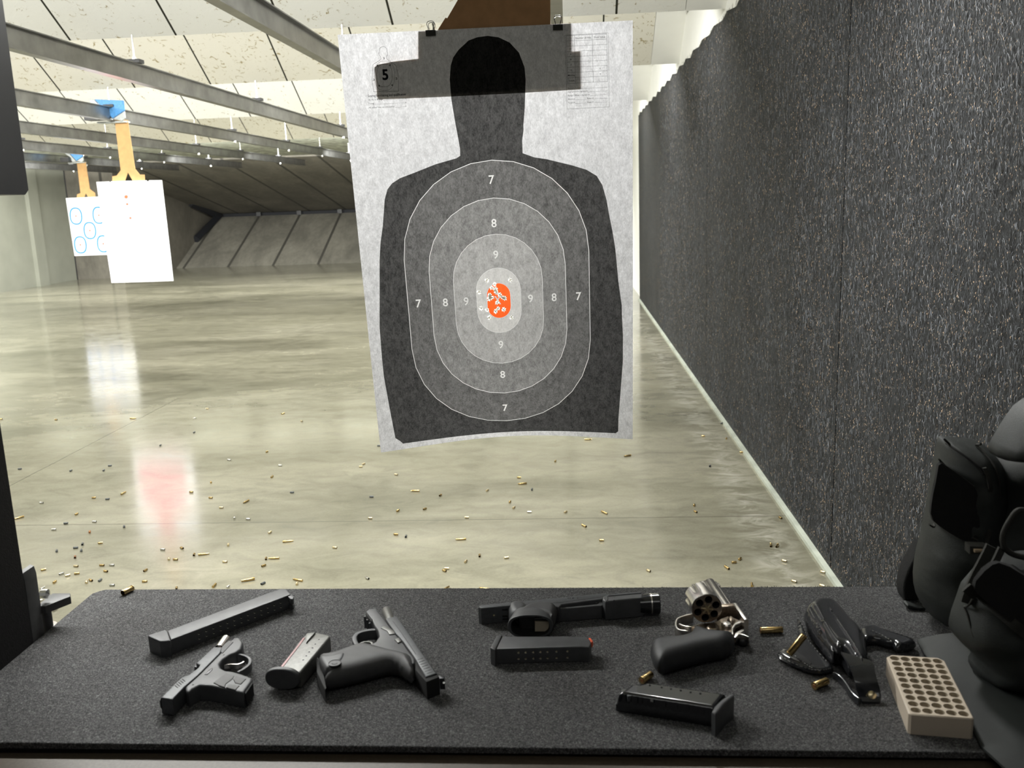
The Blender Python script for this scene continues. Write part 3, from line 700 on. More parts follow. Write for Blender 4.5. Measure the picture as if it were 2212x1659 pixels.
# cardboard behind the sheet: a cross-shaped backer with its stem
def cb(pts_, d): return [tuple(sheet3(*uvp(x, y), curl=False, back=d)) for x, y in pts_]
def board(pts_, d0, d1, mt, nm, parent=None):
    a, b = cb(pts_, d0), cb(pts_, d1); n = len(a); m = M()
    tri = tessellate_polygon([[Vector((p[0], p[1], 0)) for p in pts_]])
    m.add(a+b, [tuple(t) for t in tri]+[tuple(i+n for i in t) for t in tri]+[(k, (k+1) % n, n+(k+1) % n, n+k) for k in range(n)])
    return m.build(nm, mt, parent, 0)
bk = board([(903,67),(945,65),(962,38),(966,39),(988,1),(1010,-50),(1030,-160),(1188,-160),(1189,52),(1233,50),(1234,111),(1253,110),(1254,188),(1100,197),(960,204),(815,210),(808,145),(815,139),(850,132),(903,126)], .0012, .0055, 'cardboard', 'cardboard_backer')
tag(bk, 'brown cardboard hanger behind the big silhouette target', 'cardboard hanger')
cr = empty('target_carriage', (-.04, 1.95, CZ+.70)); tag(cr, 'carriage above the view that carries the big target on its rail', 'carriage')
M().box((-.17, 1.90, CZ+.66), (.09, 1.98, CZ+.7795)).build('blue_shell', 'blue', cr); settle(cr)
for i, (cx, cyy, lab) in enumerate(((931, 67, 'left black binder clip on top of the big target'), (1205, 54.5, 'right black binder clip on top of the big target'))):
    root = empty('binder_clip', sheet3(*uvp(cx, cyy))); tag(root, lab, 'binder clip', 'black binder clips on the target')
    m = M()
    for d0, d1 in ((-.0035, -.0008), (.0062, .0085)):
        a, b = cb([(cx-10.5, cyy), (cx+10.5, cyy-1), (cx+10.7, cyy+10.5), (cx-10.3, cyy+11.5)], d0), cb([(cx-10.5, cyy), (cx+10.5, cyy-1), (cx+10.7, cyy+10.5), (cx-10.3, cyy+11.5)], d1)
        if d0 > 0: a, b = b, a; a[0], a[1] = [tuple(np.array(q)+(0, .003, 0)) for q in a[:2]]
        else: a[0], a[1] = [tuple(np.array(q)-(0, .005, 0)) for q in a[:2]]
        m.add(a+b, [(0,1,2,3),(7,6,5,4),(0,4,5,1),(1,5,6,2),(2,6,7,3),(3,7,4,0)])
    a = cb([(cx-10.5, cyy), (cx+10.5, cyy-1)], -.0085); b = cb([(cx-10.5, cyy), (cx+10.5, cyy-1)], .0115)
    m.add([*a, *b, *[tuple(np.array(q)+(0, 0, -.0012)) for q in (*a, *b)]], [(0,1,3,2),(4,6,7,5),(0,4,5,1),(2,3,7,6),(0,2,6,4),(1,5,7,3)])
    m.build('clamp', 'clip', root, 25)
    for d, s in ((-.007, 1), (.010, .92)):
        w = curve_pts(cb([(cx-5, cyy+4), (cx-5.5, cyy-5), (cx-8*s, cyy-13), (cx-6, cyy-18.5), (cx, cyy-20.5), (cx+6, cyy-19), (cx+8*s, cyy-13.5), (cx+5.5, cyy-5), (cx+5, cyy+3.5)], d), 5)
        M().tube(w, .00062, 6).build('wire_handle', 'wire', root)
    settle(root)
# ================================================================== shelf
e = [onz(x, y, T) for x, y in ((203,1276.5),(1962,1270),(2300,1270),(2330,1627),(2112,1625),(0,1607),(-140,1606),(-110,1540))]
mp = [(-.783, 1.362), (-.775, 1.368), (.94, 1.352), (.94, .918), (-.785, .937), (-.7905, .95), (-.7905, 1.352)]
m = M(); slab(m, mp, T-.0075, T, .0015, 2); mt_ = m.build('shelf_mat', 'shelf', None, 0)
tag(mt_, 'dark grey felt mat covering the shooting bench shelf', 'mat')
# frayed far rim
m = M(); rnd = random.Random(2)
for i in range(900):
    x = rnd.uniform(-.77, .93); y = 1.362-.0065*(x+.78)/1.72; a = rnd.gauss(0, .8); L = rnd.uniform(.001, .0035)
    m.add([(x-.0006, y, T-.002), (x+.0006, y, T-.002), (x+L*math.sin(a), y+L*.8, T-.001+L*rnd.uniform(-.2, .9))], [(0, 1, 2)])
fz = m.build('frayed_rim', 'shelf', mt_, 0); fz['kind'] = 'stuff'
root = empty('shooting_bench', (.07, 1.15, T)); tag(root, 'shooting bench shelf with a bronze painted front edge', 'bench')
M().box((-.789, .9345, T-.04), (.955, 1.345, T-.0078)).build('shelf_board', 'divider', root, 0)
m = M(); slab(m, [(-.789, T-.075), (.955, T-.075), (.955, T-.0125), (-.789, T-.0125)], .934, .878, .003, 3, 'y'); m.build('front_edge', 'rail_brown', root)
for x in (-.74, .90): M().box((x-.02, .97, 0), (x+.02, 1.01, T-.0405)).build('leg', 'divider', root, 0); M().box((x-.02, 1.29, 0), (x+.02, 1.33, T-.0405)).build('leg', 'divider', root, 0)
settle(root)
# ================================================================== left booth divider
root = empty('booth_divider', (-.81, .6, 0)); tag(root, 'black booth divider at the left end of the shelf', 'booth divider')
m = M(); slab(m, [(-.2, .0), (1.184, .0), (1.184, CZ+.027), (-.2, CZ+.027)], .7905, .834, .002, 2, 'z')
m.v = [(-z, a, b) for a, b, z in m.v]; m.build('lower_panel', 'divider', root)
m = M(); slab(m, [(-.2, CZ+.029), (1.312, CZ+.029), (1.322, CZ+.036), (1.322, 2.42), (-.2, 2.42)], .786, .85, .003, 2, 'z')
m.v = [(-z, a, b) for a, b, z in m.v]; m.build('upper_panel', 'clip', root)
settle(root)
root = empty('mounting_bracket', (-.79, 1.2, T)); tag(root, 'grey steel bracket bolted to the far edge of the left divider', 'bracket')
m = M(); slab(m, [(-.803, T-.10), (-.792, T-.10), (-.7905, T+.095), (-.7925, T+.106), (-.798, T+.108), (-.803, T+.10)], 1.215, 1.1855, .002, 2, 'y'); m.build('upright_plate', 'bracket', root)
m = M(); slab(m, [(-.80, 1.216), (-.80, 1.262), (-.772, 1.262), (-.765, 1.25), (-.785, 1.216)], T+.030, T+.042, .002, 2); m.build('flange', 'bracket', root)
M().tube([(-.7985, 1.236, T+.03), (-.7985, 1.236, T-.06)], .008, 14).build('post', 'bracket', root)
M().lathe((-.789, 1.23, T+.055), (1, 0, 0), [(-.008, .001), (-.008, .007), (.002, .007), (.004, .001)], 10).build('bolt', 'zinc', root)
M().lathe((-.8145, 1.25, T-.022), (0, 0, 1), [(0, .001), (.0, .02), (.006, .024), (.014, .02), (.02, .001)], 18).build('knob', 'nickel', root)
settle(root)
# ================================================================== things on the mat
def A(*p): return P(250, 1240, 4.88, p)
def B(*p): return P(550, 1280, 4.88, p)
def Cc(*p): return P(1000, 1240, 4.88, p)
def D(*p): return P(1300, 1230, 4.484, p)
def Ee(*p): return P(1620, 1270, 4.424, p)
def Rr(*p): return P(1440, 1240, 8.295, p)
def H1(*p): return P(1680, 1280, 9.217, p)
def H2(*p): return P(1780, 1340, 8.296, p)
def sl(name, mt, par, pts_, h0, h1, r=.001, seg=2, at=None):
    """rounded block whose top outline is pts_, from h0 to h1 above the mat"""
    m = M(); slab(m, tz(pts_, at if at is not None else h1), T+h0, T+h1, r, seg); return m.build(name, mt, par)
def pl(name, mt, par, pts_, h0, hr, h1, r, res=.0035, at=None, amp=0., sm=60, it=1, nsc=20.):
    m = M(); q = tz(pts_, at if at is not None else hr)
    if it: q = smooth_poly(q, it)
    pillow(m, q, T+h0, T+hr, T+h1, r, res, 'z', 0, amp, nsc, None, True); return m.build(name, mt, par, sm)
def rb(name, mt, par, path, w, h0, h1, r=.0008, k=6, at=None):
    q = ribbon2(curve_pts(tz(path, at if at is not None else h1), k), w); m = M(); slab(m, q, T+h0, T+h1, r, 2); return m.build(name, mt, par)
def dots(m, pts_, h, rad, mi=0, n=8):
    for x, y in tz(pts_, h): m.add([(x+rad*math.cos(2*PI*k/n), y+rad*math.sin(2*PI*k/n), T+h+.0003) for k in range(n)], [tuple(range(n))], mi)
def thing(name, at_px, label, cat, group=None):
    o = empty(name, onz(at_px[0], at_px[1], T)); tag(o, label, cat, group); return o
def facedots(m, a, b, ts, drop, rad, out, mi=0):
    """small round marks on the upright side below the edge a-b (plan points)"""
    a, b = Vector(a[:2]), Vector(b[:2]); d = (b-a).normalized(); nn = Vector((d.y, -d.x))
    if nn.y > 0: nn = -nn
    for t in ts:
        for dz in drop:
            c = a+(b-a)*t+nn*out; z = T+dz
            for r0, r1, mm, oo in ((0, rad*.55, mi, .0002), (rad*.6, rad, mi+1, .0003)):
                vs = []
                for k in range(8):
                    u_ = math.cos(2*PI*k/8); v_ = math.sin(2*PI*k/8)
                    vs.append((c.x+d.x*u_*r1+nn.x*oo, c.y+d.y*u_*r1+nn.y*oo, z+v_*r1))
                if r0 == 0: m.add(vs, [tuple(range(8))], mm)
                else:
                    vi = [(c.x+d.x*math.cos(2*PI*k/8)*r0+nn.x*oo, c.y+d.y*math.cos(2*PI*k/8)*r0+nn.y*oo, z+math.sin(2*PI*k/8)*r0) for k in range(8)]
                    m.add(vs[4:8]+vi[4:8], [(0,1,5,4),(1,2,6,5),(2,3,7,6)], mm)
# ---- long extended magazine
g_ = thing('extended_magazine', A((900, 700))[0], 'very long black pistol magazine lying at the left far edge of the mat', 'magazine')
body = A((545,597),(1600,201),(1740,155),(1790,157),(1845,212),(1812,227),(580,692))
m = M(); slab(m, tz(body, .0225), T+.001, T+.0225, .0016, 3)
e0, e1_ = tz(A((580,692),(1812,227)), .0225)
facedots(m, e0, e1_, [.22+k*.0592 for k in range(13)], (.0158, .0085), .0017, .0001, 1)
m.build('magazine_body', ['polymer', 'cavity', 'gun_mark'], g_)
sl('base_pad', 'polymer', g_, A((340,652),(350,640),(515,585),(546,600),(578,692),(575,700),(462,710)), 0, .0245, .002, 3)
sl('feed_lip', 'polymer', g_, A((1790,158),(1845,210),(1878,235),(1868,262),(1842,262),(1812,230)), .012, .021, .001)
sl('feed_lip', 'polymer', g_, A((1842,290),(1882,305),(1868,330),(1830,330)), .001, .0075, .001)
settle(g_)
# ---- small pistol, slide locked back
g_ = thing('compact_pistol', A((950, 1100))[0], 'small black compact pistol, slide partly back, in front of the long magazine', 'pistol')
m = M(); slab(m, tz(A((478,1302),(600,1175),(700,1083),(765,1064),(870,985),(885,957),(848,938),(1035,765),(1122,772),(1100,830),(870,1062),(722,1188),(596,1322)), .0235), T+.002, T+.0235, .0016, 3)
for k in range(5):      # rear grasping grooves
    a, b = A((625+k*19, 1175-k*17), (655+k*19, 1200-k*17)); q = ribbon2(tz([a, b], .0235), .0009); slab(m, q, T+.0235, T+.0238, 0.0001, 1, mi=1)
m.build('slide', ['slide', 'cavity'], g_)
sl('rear_plate', 'cavity', g_, A((470,1308),(482,1298),(600,1318),(588,1332)), .001, .022, .001)
sl('rear_sight', 'slide_dark', g_, A((455,1312),(478,1302),(482,1330),(466,1335)), .006, .0165, .001)
sl('front_sight', 'slide_dark', g_, A((828,975),(842,950),(880,958),(862,985)), .008, .0155, .001)
pb = [onz(*p, T+.0165) for p in A((1090,790),(1165,685))]
M().lathe(pb[0], Vector(pb[1])-Vector(pb[0]), [(0, .0062), ((Vector(pb[1])-Vector(pb[0])).length, .0062), ((Vector(pb[1])-Vector(pb[0])).length, .0045), ((Vector(pb[1])-Vector(pb[0])).length-.01, .0044)], 16, 0, [0, 0, 1]).build('barrel', ['nickel', 'cavity'], g_)
sl('frame', 'polymer', g_, A((728,1188),(868,1062),(1100,828),(1180,730),(1245,668),(1310,665),(1342,715),(1325,780),(1262,828),(1205,845),(1130,895),(1092,945),(1108,985),(1160,1012),(1240,1022),(1330,1048),(1442,1090),(1430,1130),(1345,1250),(1260,1235),(1180,1213),(1000,1178),(880,1170),(810,1205),(765,1245),(735,1225)), .001, .022, .0035, 3)
sl('accessory_slot', 'slide_dark', g_, A((1085,800),(1190,700),(1240,715),(1125,835)), .0215, .0226, .0004, 1)
rb('trigger_guard', 'polymer', g_, A((1225,845),(1330,846),(1405,880),(1412,935),(1360,985),(1285,1030)), .0042, .006, .017, .0012)
rb('trigger', 'nickel', g_, A((1140,955),(1200,945),(1290,945),(1355,915)), .003, .007, .0135, .0008)
m = M()
for q in (A((1030,1148),(1100,1090),(1165,1045),(1250,1072),(1232,1105),(1160,1160),(1150,1195),(1090,1178)), A((1262,1075),(1375,1105),(1318,1165),(1258,1150),(1240,1110)), A((1165,1198),(1180,1165),(1225,1162),(1305,1178),(1262,1224))): slab(m, tz(q, .0224), T+.0215, T+.0228, .0006, 1)
m.build('grip_panel', 'polymer_rough', g_)
sl('slide_stop', 'slide_dark', g_, A((935,1055),(985,1000),(1022,985),(1020,1002),(965,1058)), .021, .0228, .0006)
dm = M(); dots(dm, A((1140,852),(815,1168)), .0222, .0012); dm.build('frame_pin', 'cavity', g_, 0)
sl('magazine_well', 'cavity', g_, A((1352,1240),(1432,1132),(1448,1150),(1370,1262)), .003, .0195, .001)
settle(g_)
# ---- short grey magazine beside it
g_ = thing('pistol_magazine', B((450, 800))[0], 'short grey steel pistol magazine with a dark oval base plate, between the two left pistols', 'magazine')
m = M(); slab(m, tz(B((268,790),(372,640),(455,525),(545,432),(640,415),(792,447),(797,465),(482,842),(400,835)), .0235), T+.003, T+.0235, .0028, 3)
dots(m, B((678,497),(640,545),(610,585),(576,627),(545,668),(512,712)), .0236, .0013, 1)
m.build('magazine_body', ['magsteel', 'cavity'], g_)
sl('pink_reflection', 'pink', g_, B((275,775),(455,550),(510,470),(535,475),(480,550),(300,782)), .0215, .0242, .0008)  # strip coloured pink for the red reflected along the magazine edge
sl('feed_lip', 'magsteel', g_, B((540,440),(560,425),(640,415),(620,440),(545,522)), .0235, .0262, .0008)
a_, b_ = Vector(onz(*B((112,905))[0], T+.0150)), Vector(onz(*B((468,925))[0], T+.0150)); d_ = (b_-a_); ln = d_.length; d_.normalize(); nn = Vector((d_.y, -d_.x, 0)); nn = nn if nn.y < 0 else -nn; cc = (a_+b_)/2
el = [(math.copysign(abs(math.cos(2*PI*k/28))**.85, math.cos(2*PI*k/28))*ln/2*1.02, math.copysign(abs(math.sin(2*PI*k/28))**.85, math.sin(2*PI*k/28))*.0146) for k in range(28)]
def lp(o_, s_): return [tuple(cc+nn*o_+d_*u*s_+Vector((0, 0, v*s_+.0003))) for u, v in el]
m = M(); ls = [lp(-.007, .9), lp(-.006, .98), lp(-.004, 1.), lp(-.001, 1.), lp(.0, .985), lp(.001, .93)]
m.add([p for l in ls for p in l], [(i*28+k, i*28+(k+1) % 28, (i+1)*28+(k+1) % 28, (i+1)*28+k) for i in range(5) for k in range(28)]+[tuple(140+k for k in range(28)), tuple(k for k in range(28))])
m.build('base_plate', 'polymer', g_)
settle(g_)
# ---- full size pistol with a thick grip
g_ = thing('full_size_pistol', B((1300, 800))[0], 'black full size pistol with thick textured grip and no magazine, slide partly back', 'pistol')
m = M(); slab(m, tz(B((1375,272),(1440,255),(1507,250),(1640,440),(1775,640),(1922,850),(1800,888),(1690,690),(1570,520),(1480,420)), .0265), T+.001, T+.0265, .002, 3)
slab(m, ribbon2(tz(B((1455,300),(1560,440),(1700,650)), .0265), .0012), T+.0265, T+.0267, .0001, 1, mi=1)
for k in range(7):
    a, b = B((1712+k*17, 712+k*24), (1778+k*17, 690+k*24)); slab(m, ribbon2(tz([a, b], .0265), .001), T+.0265, T+.0268, .0001, 1, mi=1)
m.build('slide', ['slide', 'slide_dark'], g_)
sl('slide_rear', 'cavity', g_, B((1700,700),(1800,890),(1925,852),(1945,880),(1810,935),(1690,800)), .0005, .0245, .001, at=.0255)
m = M()
slab(m, tz(B((1935,868),(2005,885),(2000,905),(1952,905)), .021), T+.006, T+.021, .001, 2)
m.build('rear_sight', 'slide_dark', g_)
dm = M()
for z in (.0085, .0175):
    c = Vector(onz(*B((1990,930))[0], T+z)); dm.lathe(c+Vector((.001,-.004,0)), (.35, -1, 0), [(0, .001), (.0008, .0016), (.001, .0001)], 8)
dm.build('sight_dot', 'p_back', g_)
pb = [Vector(onz(*p, T+.0155)) for p in B((1440,330),(1388,185))]; L_ = (pb[1]-pb[0]).length
M().lathe(pb[0], pb[1]-pb[0], [(0, .0068), (L_-.0015, .0068), (L_, .006), (L_, .0046), (L_-.015, .0046)], 18, 0, [0, 0, 1, 1]).build('barrel', ['magsteel', 'cavity'], g_)
sl('frame', 'polymer', g_, B((1168,200),(1200,172),(1282,162),(1308,200),(1380,290),(1420,345),(1478,425),(1565,525),(1690,692),(1692,745),(1640,755),(1560,690),(1400,650),(1280,640),(1160,575),(1270,520),(1312,460),(1300,395),(1265,350),(1240,300),(1200,240)), .002, .0245, .0025, 3)
m = M()
for k in range(3):
    c = B((1180+k*20, 215+k*25), (1175+k*20, 240+k*25), (1192+k*20, 270+k*25), (1202+k*20, 240+k*25)); slab(m, tz(c, .0235), T+.0235, T+.0252, .0004, 1)
m.build('rail_slots', 'cavity', g_)
m = M()
for k in range(3):
    a, b = B((1168+k*26, 225+k*34), (1176+k*26, 240+k*34)); pa, pc = [Vector((*q, 0)) for q in tz([a, b], .0245)]
    m.box((pa.x-.0022, pa.y-.0022, T+.003), (pa.x+.0005, pa.y+.0008, T+.021))
m.build('rail_rib', 'polymer', g_)
rb('trigger_guard', 'polymer', g_, B((1290,385),(1190,392),(1085,425),(1052,480),(1090,560),(1150,585)), .0065, .005, .0195, .0015)
rb('trigger', 'magsteel', g_, B((1115,530),(1165,515),(1230,520),(1240,545)), .0035, .008, .0155, .0008)
pl('grip', 'polymer_rough', g_, B((672,690),(800,688),(930,640),(1040,598),(1160,572),(1290,600),(1420,640),(1560,670),(1668,700),(1700,780),(1690,900),(1640,905),(1560,850),(1480,800),(1380,800),(1200,855),(1000,905),(780,950),(735,960),(735,860),(668,760)), .0005, .014, .0315, .020, .0032, at=.017, it=1)
pl('grip_base', 'polymer', g_, B((668,690),(800,690),(900,665),(960,650),(985,680),(950,760),(870,820),(770,850),(735,840),(690,770)), .012, .022, .0325, .007, .003, at=.026, it=1)
m = M(); c0 = onz(*B((845,745))[0], T+.0325); m.lathe(c0, (0,0,1), [(-.002, .0085), (.0006, .0085), (.0008, .0078), (.0003, .0072), (.0003, .004), (.0009, .0036), (.0009, .0001)], 20); m.build('round_emblem', 'slide_dark', g_)
m = M(); slab(m, tz(B((655,700),(668,690),(742,862),(740,1030),(728,1010),(655,850)), .018), T+.001, T+.020, .002, 2); m.build('magazine_well', 'cavity', g_)
sl('slide_stop', 'magsteel', g_, B((1330,370),(1355,352),(1395,355),(1470,400),(1480,432),(1420,440),(1395,400)), .024, .0258, .0008)
sl('takedown_lever', 'magsteel', g_, B((1475,490),(1520,470),(1550,510),(1510,528)), .024, .0262, .0008)
dm = M(); dots(dm, B((1622,692),(1580,658)), .0246, .0016); dm.build('frame_pin', 'cavity', g_, 0)
settle(g_)
# ---- pistol with a mounted light
g_ = thing('pistol_with_light', Cc((1000, 430))[0], 'black pistol with a weapon light under its barrel, grip opening towards the viewer', 'pistol')
m = M(); slab(m, tz(Cc((162,345),(188,325),(560,290),(900,258),(1500,198),(1540,207),(1530,235),(1000,305),(640,322),(470,335),(190,360)), .026), T+.001, T+.026, .0018, 3)
e0, e1_ = tz(Cc((175,355),(470,335)), .026)
m.build('slide', 'slide', g_)
a_, b_ = Vector((*e0, 0)), Vector((*e1_, 0)); d_ = (b_-a_).normalized(); nn = Vector((d_.y, -d_.x, 0)); nn = nn if nn.y < 0 else -nn
m = M()
for i, (z0, z1, mi) in enumerate(((.004, .007, 0), (.0085, .0115, 0), (.019, .0215, 0))):
    p, q = a_+d_*.004+nn*.0004, b_+nn*.0004; m.add([(p.x, p.y, T+z0), (q.x, q.y, T+z0), (q.x, q.y, T+z1), (p.x, p.y, T+z1)], [(0, 1, 2, 3)])
m.build('slide_groove', 'cavity', g_, 0)
cpn = a_+(b_-a_)*.5+nn*.0006; m = M().lathe((cpn.x, cpn.y, T+.013), nn, [(0, .0016), (.0008, .0012), (.001, .0001)], 8); m.build('striker_pin', 'brass_pale', g_)
sl('frame', 'polymer', g_, Cc((560,300),(760,285),(940,262),(1180,238),(1460,212),(1500,235),(1470,262),(1400,270),(1340,278),(1040,318),(1010,345),(930,330),(660,330)), .002, .0255, .0016, 3, at=.0258)
m = M()
for x, w_ in ((1105, 10), (1125, 10), (1150, 22), (1205, 9)): slab(m, tz(Cc((x,252),(x+w_,250),(x+w_,258),(x,260)), .0258), T+.0255, T+.0262, .0001, 1)
m.build('serial_marks', 'cavity', g_)
rb('trigger_guard', 'polymer', g_, Cc((1010,352),(1080,352),(1250,340),(1400,326),(1450,322),(1450,285)), .0055, .0015, .0215, .0015, at=.0215)
rb('trigger', 'polymer', g_, Cc((1230,290),(1280,300),(1330,285),(1420,300)), .0028, .008, .0215, .0008, at=.022)
pl('backstrap', 'polymer', g_, Cc((462,372),(470,330),(530,300),(620,300),(690,330),(720,380),(660,440),(560,450),(490,430)), .001, .012, .0285, .012, .003, at=.021)
pl('grip', 'polymer_rough', g_, Cc((560,425),(600,372),(665,325),(800,300),(930,300),(1000,330),(985,400),(945,470),(880,425),(700,418)), .001, .022, .0345, .009, .003, at=.030)
# magazine well: a thick hollow rim at the end of the grip
a_ = Vector(onz(*Cc((472,560))[0], T+.017)); b_ = Vector(onz(*Cc((950,555))[0], T+.017)); d_ = (b_-a_).normalized(); hw_ = (b_-a_).length/2; cc = (a_+b_)/2; nn = Vector((d_.y, -d_.x, 0)); nn = nn if nn.y < 0 else -nn
def well(u, v, k): return [tuple(cc+d_*(hw_*k*(abs(math.cos(t))**.75)*(1 if math.cos(t) > 0 else -1)+u)+nn*v+Vector((0, 0, .0175*k*(abs(math.sin(t))**.8)*(1 if math.sin(t) > 0 else -1)+.0012))) for t in [2*PI*j/32 for j in range(32)]]
m = M(); ls = [well(.004, -.030, .92), well(0, -.002, 1.), well(0, .0012, .985), well(0, .0012, .86), well(0, -.012, .80), well(.002, -.03, .76)]
m.add([p for l in ls for p in l], [(i*32+k, i*32+(k+1) % 32, (i+1)*32+(k+1) % 32, (i+1)*32+k) for i in range(5) for k in range(32)]+[tuple(160+k for k in range(32))], 0)
m.m = [1 if i >= 96 else 0 for i in range(160)]+[1]
m.build('magazine_well', ['polymer', 'cavity'], g_)
p0 = cc+nn*-.006
def bx(u0, u1, z0, z1, v, mt, nm):
    m = M(); q = [p0+d_*u0, p0+d_*u1]
    m.add([(q[0].x, q[0].y, T+z0), (q[1].x, q[1].y, T+z0), (q[1].x-.0005, q[1].y, T+z1), (q[0].x+.001, q[0].y, T+z1)]+[(q[0].x-nn.x*v, q[0].y-nn.y*v, T+z0), (q[1].x-nn.x*v, q[1].y-nn.y*v, T+z0), (q[1].x-nn.x*v, q[1].y-nn.y*v, T+z1), (q[0].x-nn.x*v, q[0].y-nn.y*v, T+z1)],
      [(0,1,2,3),(4,7,6,5),(0,4,5,1),(1,5,6,2),(2,6,7,3),(3,7,4,0)]); m.build(nm, mt, g_, 0)
bx(.006, .030, .007, .022, .003, 'tray_in', 'pale_inner_block'); bx(.006, .026, .0255, .0275, .003, 'magsteel', 'trigger_bar')
# the light
q = tz(Cc((1470,262),(1478,232),(1530,213),(1700,196),(1868,184),(1900,213),(1896,250),(1700,268),(1500,288)), .031)
m = M(); slab(m, q, T+.002, T+.031, .0028, 3); lb = m.build('light_body', 'polymer', g_)
m = M()
for x in (1510, 1580): slab(m, tz(Cc((x,235),(x+16,232),(x+20,275),(x+4,278)), .0312), T+.030, T+.0318, .0006, 1)
m.build('clamp_rib', 'polymer', lb)
m = M(); slab(m, tz(Cc((1530,218),(1868,188),(1880,200),(1530,232)), .0316), T+.0305, T+.0322, .0006, 2); m.build('top_ridge', 'slide', lb)
pa, pb_ = Vector(onz(*Cc((1890,318))[0], T+.0168)), Vector(onz(*Cc((2070,312))[0], T+.0168)); L_ = (pb_-pa).length
M().lathe(pa-(pb_-pa).normalized()*.004, pb_-pa, [(0, .0125), (.006, .0135), (L_*.5, .0148), (L_*.62, .0150), (L_*.63, .0156), (L_*.70, .0156), (L_*.71, .0150), (L_+.003, .0153), (L_+.004, .0145), (L_+.004, .0125), (L_-.003, .0115), (L_-.006, .002)], 28, 0, [0, 0, 0, 1, 1, 1, 0, 0, 0, 1, 1]).build('light_head', ['gloss_black', 'nickel'], g_)
settle(g_)
# ---- magazine in front of it
g_ = thing('loaded_magazine', Cc((800, 850))[0], 'black pistol magazine with orange follower under the grip of the light-mounted pistol', 'magazine')
m = M(); slab(m, tz(Cc((345,790),(415,657),(940,655),(1080,652),(1300,662),(1340,690),(1352,735),(1330,770),(1235,765)), .0222), T+.001, T+.0222, .0016, 3)
e0, e1_ = tz(Cc((345,790),(1235,765)), .0222)
facedots(m, e0, e1_, [.27, .355, .445, .53, .615, .72, .85], (.0165, .0075), .0019, .0002, 1)
m.build('magazine_body', ['polymer', 'brass_pale', 'gun_mark'], g_)
sl('base_pad', 'polymer', g_, Cc((288,775),(355,645),(412,640),(345,795),(335,800)), 0, .024, .0015, 3)
sl('follower', 'orange', g_, Cc((1325,672),(1345,670),(1372,705),(1360,722),(1338,715)), .012, .019, .001)
sl('follower_leg', 'orange', g_, Cc((1310,795),(1345,790),(1352,820),(1315,830)), .001, .010, .001)
settle(g_)
# ---- glossy black magazine in front
g_ = thing('glossy_magazine', D((700, 1300))[0], 'glossy black steel magazine at the front of the mat below the revolver', 'magazine')
m = M(); q = tz(D((135,1215),(270,1115),(345,1120),(440,1098),(1225,1210),(1100,1370),(800,1320),(500,1275),(250,1235)), .022)
pillow(m, q, T+.001, T+.010, T+.0245, .0065, .0022); 
dots(m, D((465,1120),(580,1140),(670,1155),(765,1170),(860,1187),(955,1200)), .0248, .0014, 1)
m.build('magazine_body', ['gloss_black', 'cavity'], g_, 60)
m = M(); slab(m, tz(D((1062,1385),(1090,1330),(1160,1262),(1235,1212),(1280,1212),(1282,1235),(1200,1300),(1130,1390),(1100,1410)), .028), T, T+.029, .003, 3); m.build('base_plate', 'polymer', g_)
sl('feed_lip', 'magsteel', g_, D((190,1165),(340,1135),(345,1148),(195,1180)), .018, .0235, .0008)
sl('follower', 'slide', g_, D((235,1195),(300,1178),(320,1215),(250,1230)), .016, .0228, .001)
sl('catch_notch', 'cavity', g_, D((470,1245),(500,1245),(498,1285),(472,1280)), .0205, .0225, .0005, at=.0225)
settle(g_)
# ---- revolver, cylinder swung out
g_ = thing('revolver', Rr((1000, 1150))[0], 'nickel revolver with swung-out six-chamber cylinder and black rubber grip', 'revolver')
pr_ = Vector(onz(*Rr((1105,690))[0], T+.020)); pf_ = Vector(onz(*Rr((765,165))[0], T+.020)); ax = (pf_-pr_); Lb = ax.length; ax.normalize()
M().lathe(pr_, ax, [(0, .0062), (0, .0085), (Lb-.001, .0085), (Lb, .0078), (Lb, .0046), (Lb-.02, .0046)], 24, 0, [0, 0, 0, 0, 1]).lathe(pr_-ax*.004, ax, [(0, .0048), (0, .0078), (.006, .0078)], 20, 2).lathe(pr_-ax*.0041, ax, [(0, .0001), (0, .0048)], 20, 1).build('barrel', ['nickel', 'cavity', 'nickel_worn'], g_)
side = Vector((ax.y, -ax.x, 0)); side = side if side.x > 0 else -side   # towards the top of the gun
def ob(c, l0, l1, s0, s1, z0, z1, mt, nm, r=.002):
    q = [c+ax*l0+side*s0, c+ax*l1+side*s0, c+ax*l1+side*s1, c+ax*l0+side*s1]; m = M(); slab(m, [(p.x, p.y) for p in q], T+z0, T+z1, r, 3); return m.build(nm, mt, g_)
ob(pr_, .004, Lb-.002, -.017, -.006, .013, .027, 'nickel', 'underlug', .004)
ob(pr_, -.002, Lb-.001, .004, .0105, .016, .024, 'nickel', 'barrel_rib', .002)
ob(pr_, Lb-.014, Lb-.003, .009, .0135, .0185, .0215, 'nickel', 'front_sight', .0008)
ob(pr_, -.050, .004, .0075, .0135, .007, .033, 'nickel', 'top_strap', .002)
ob(pr_, -.006, .006, -.018, .010, .004, .032, 'nickel_worn', 'frame_front', .003)
ob(pr_, -.047, -.003, -.012, .0078, .004, .010, 'slide_dark', 'window_floor', .001)
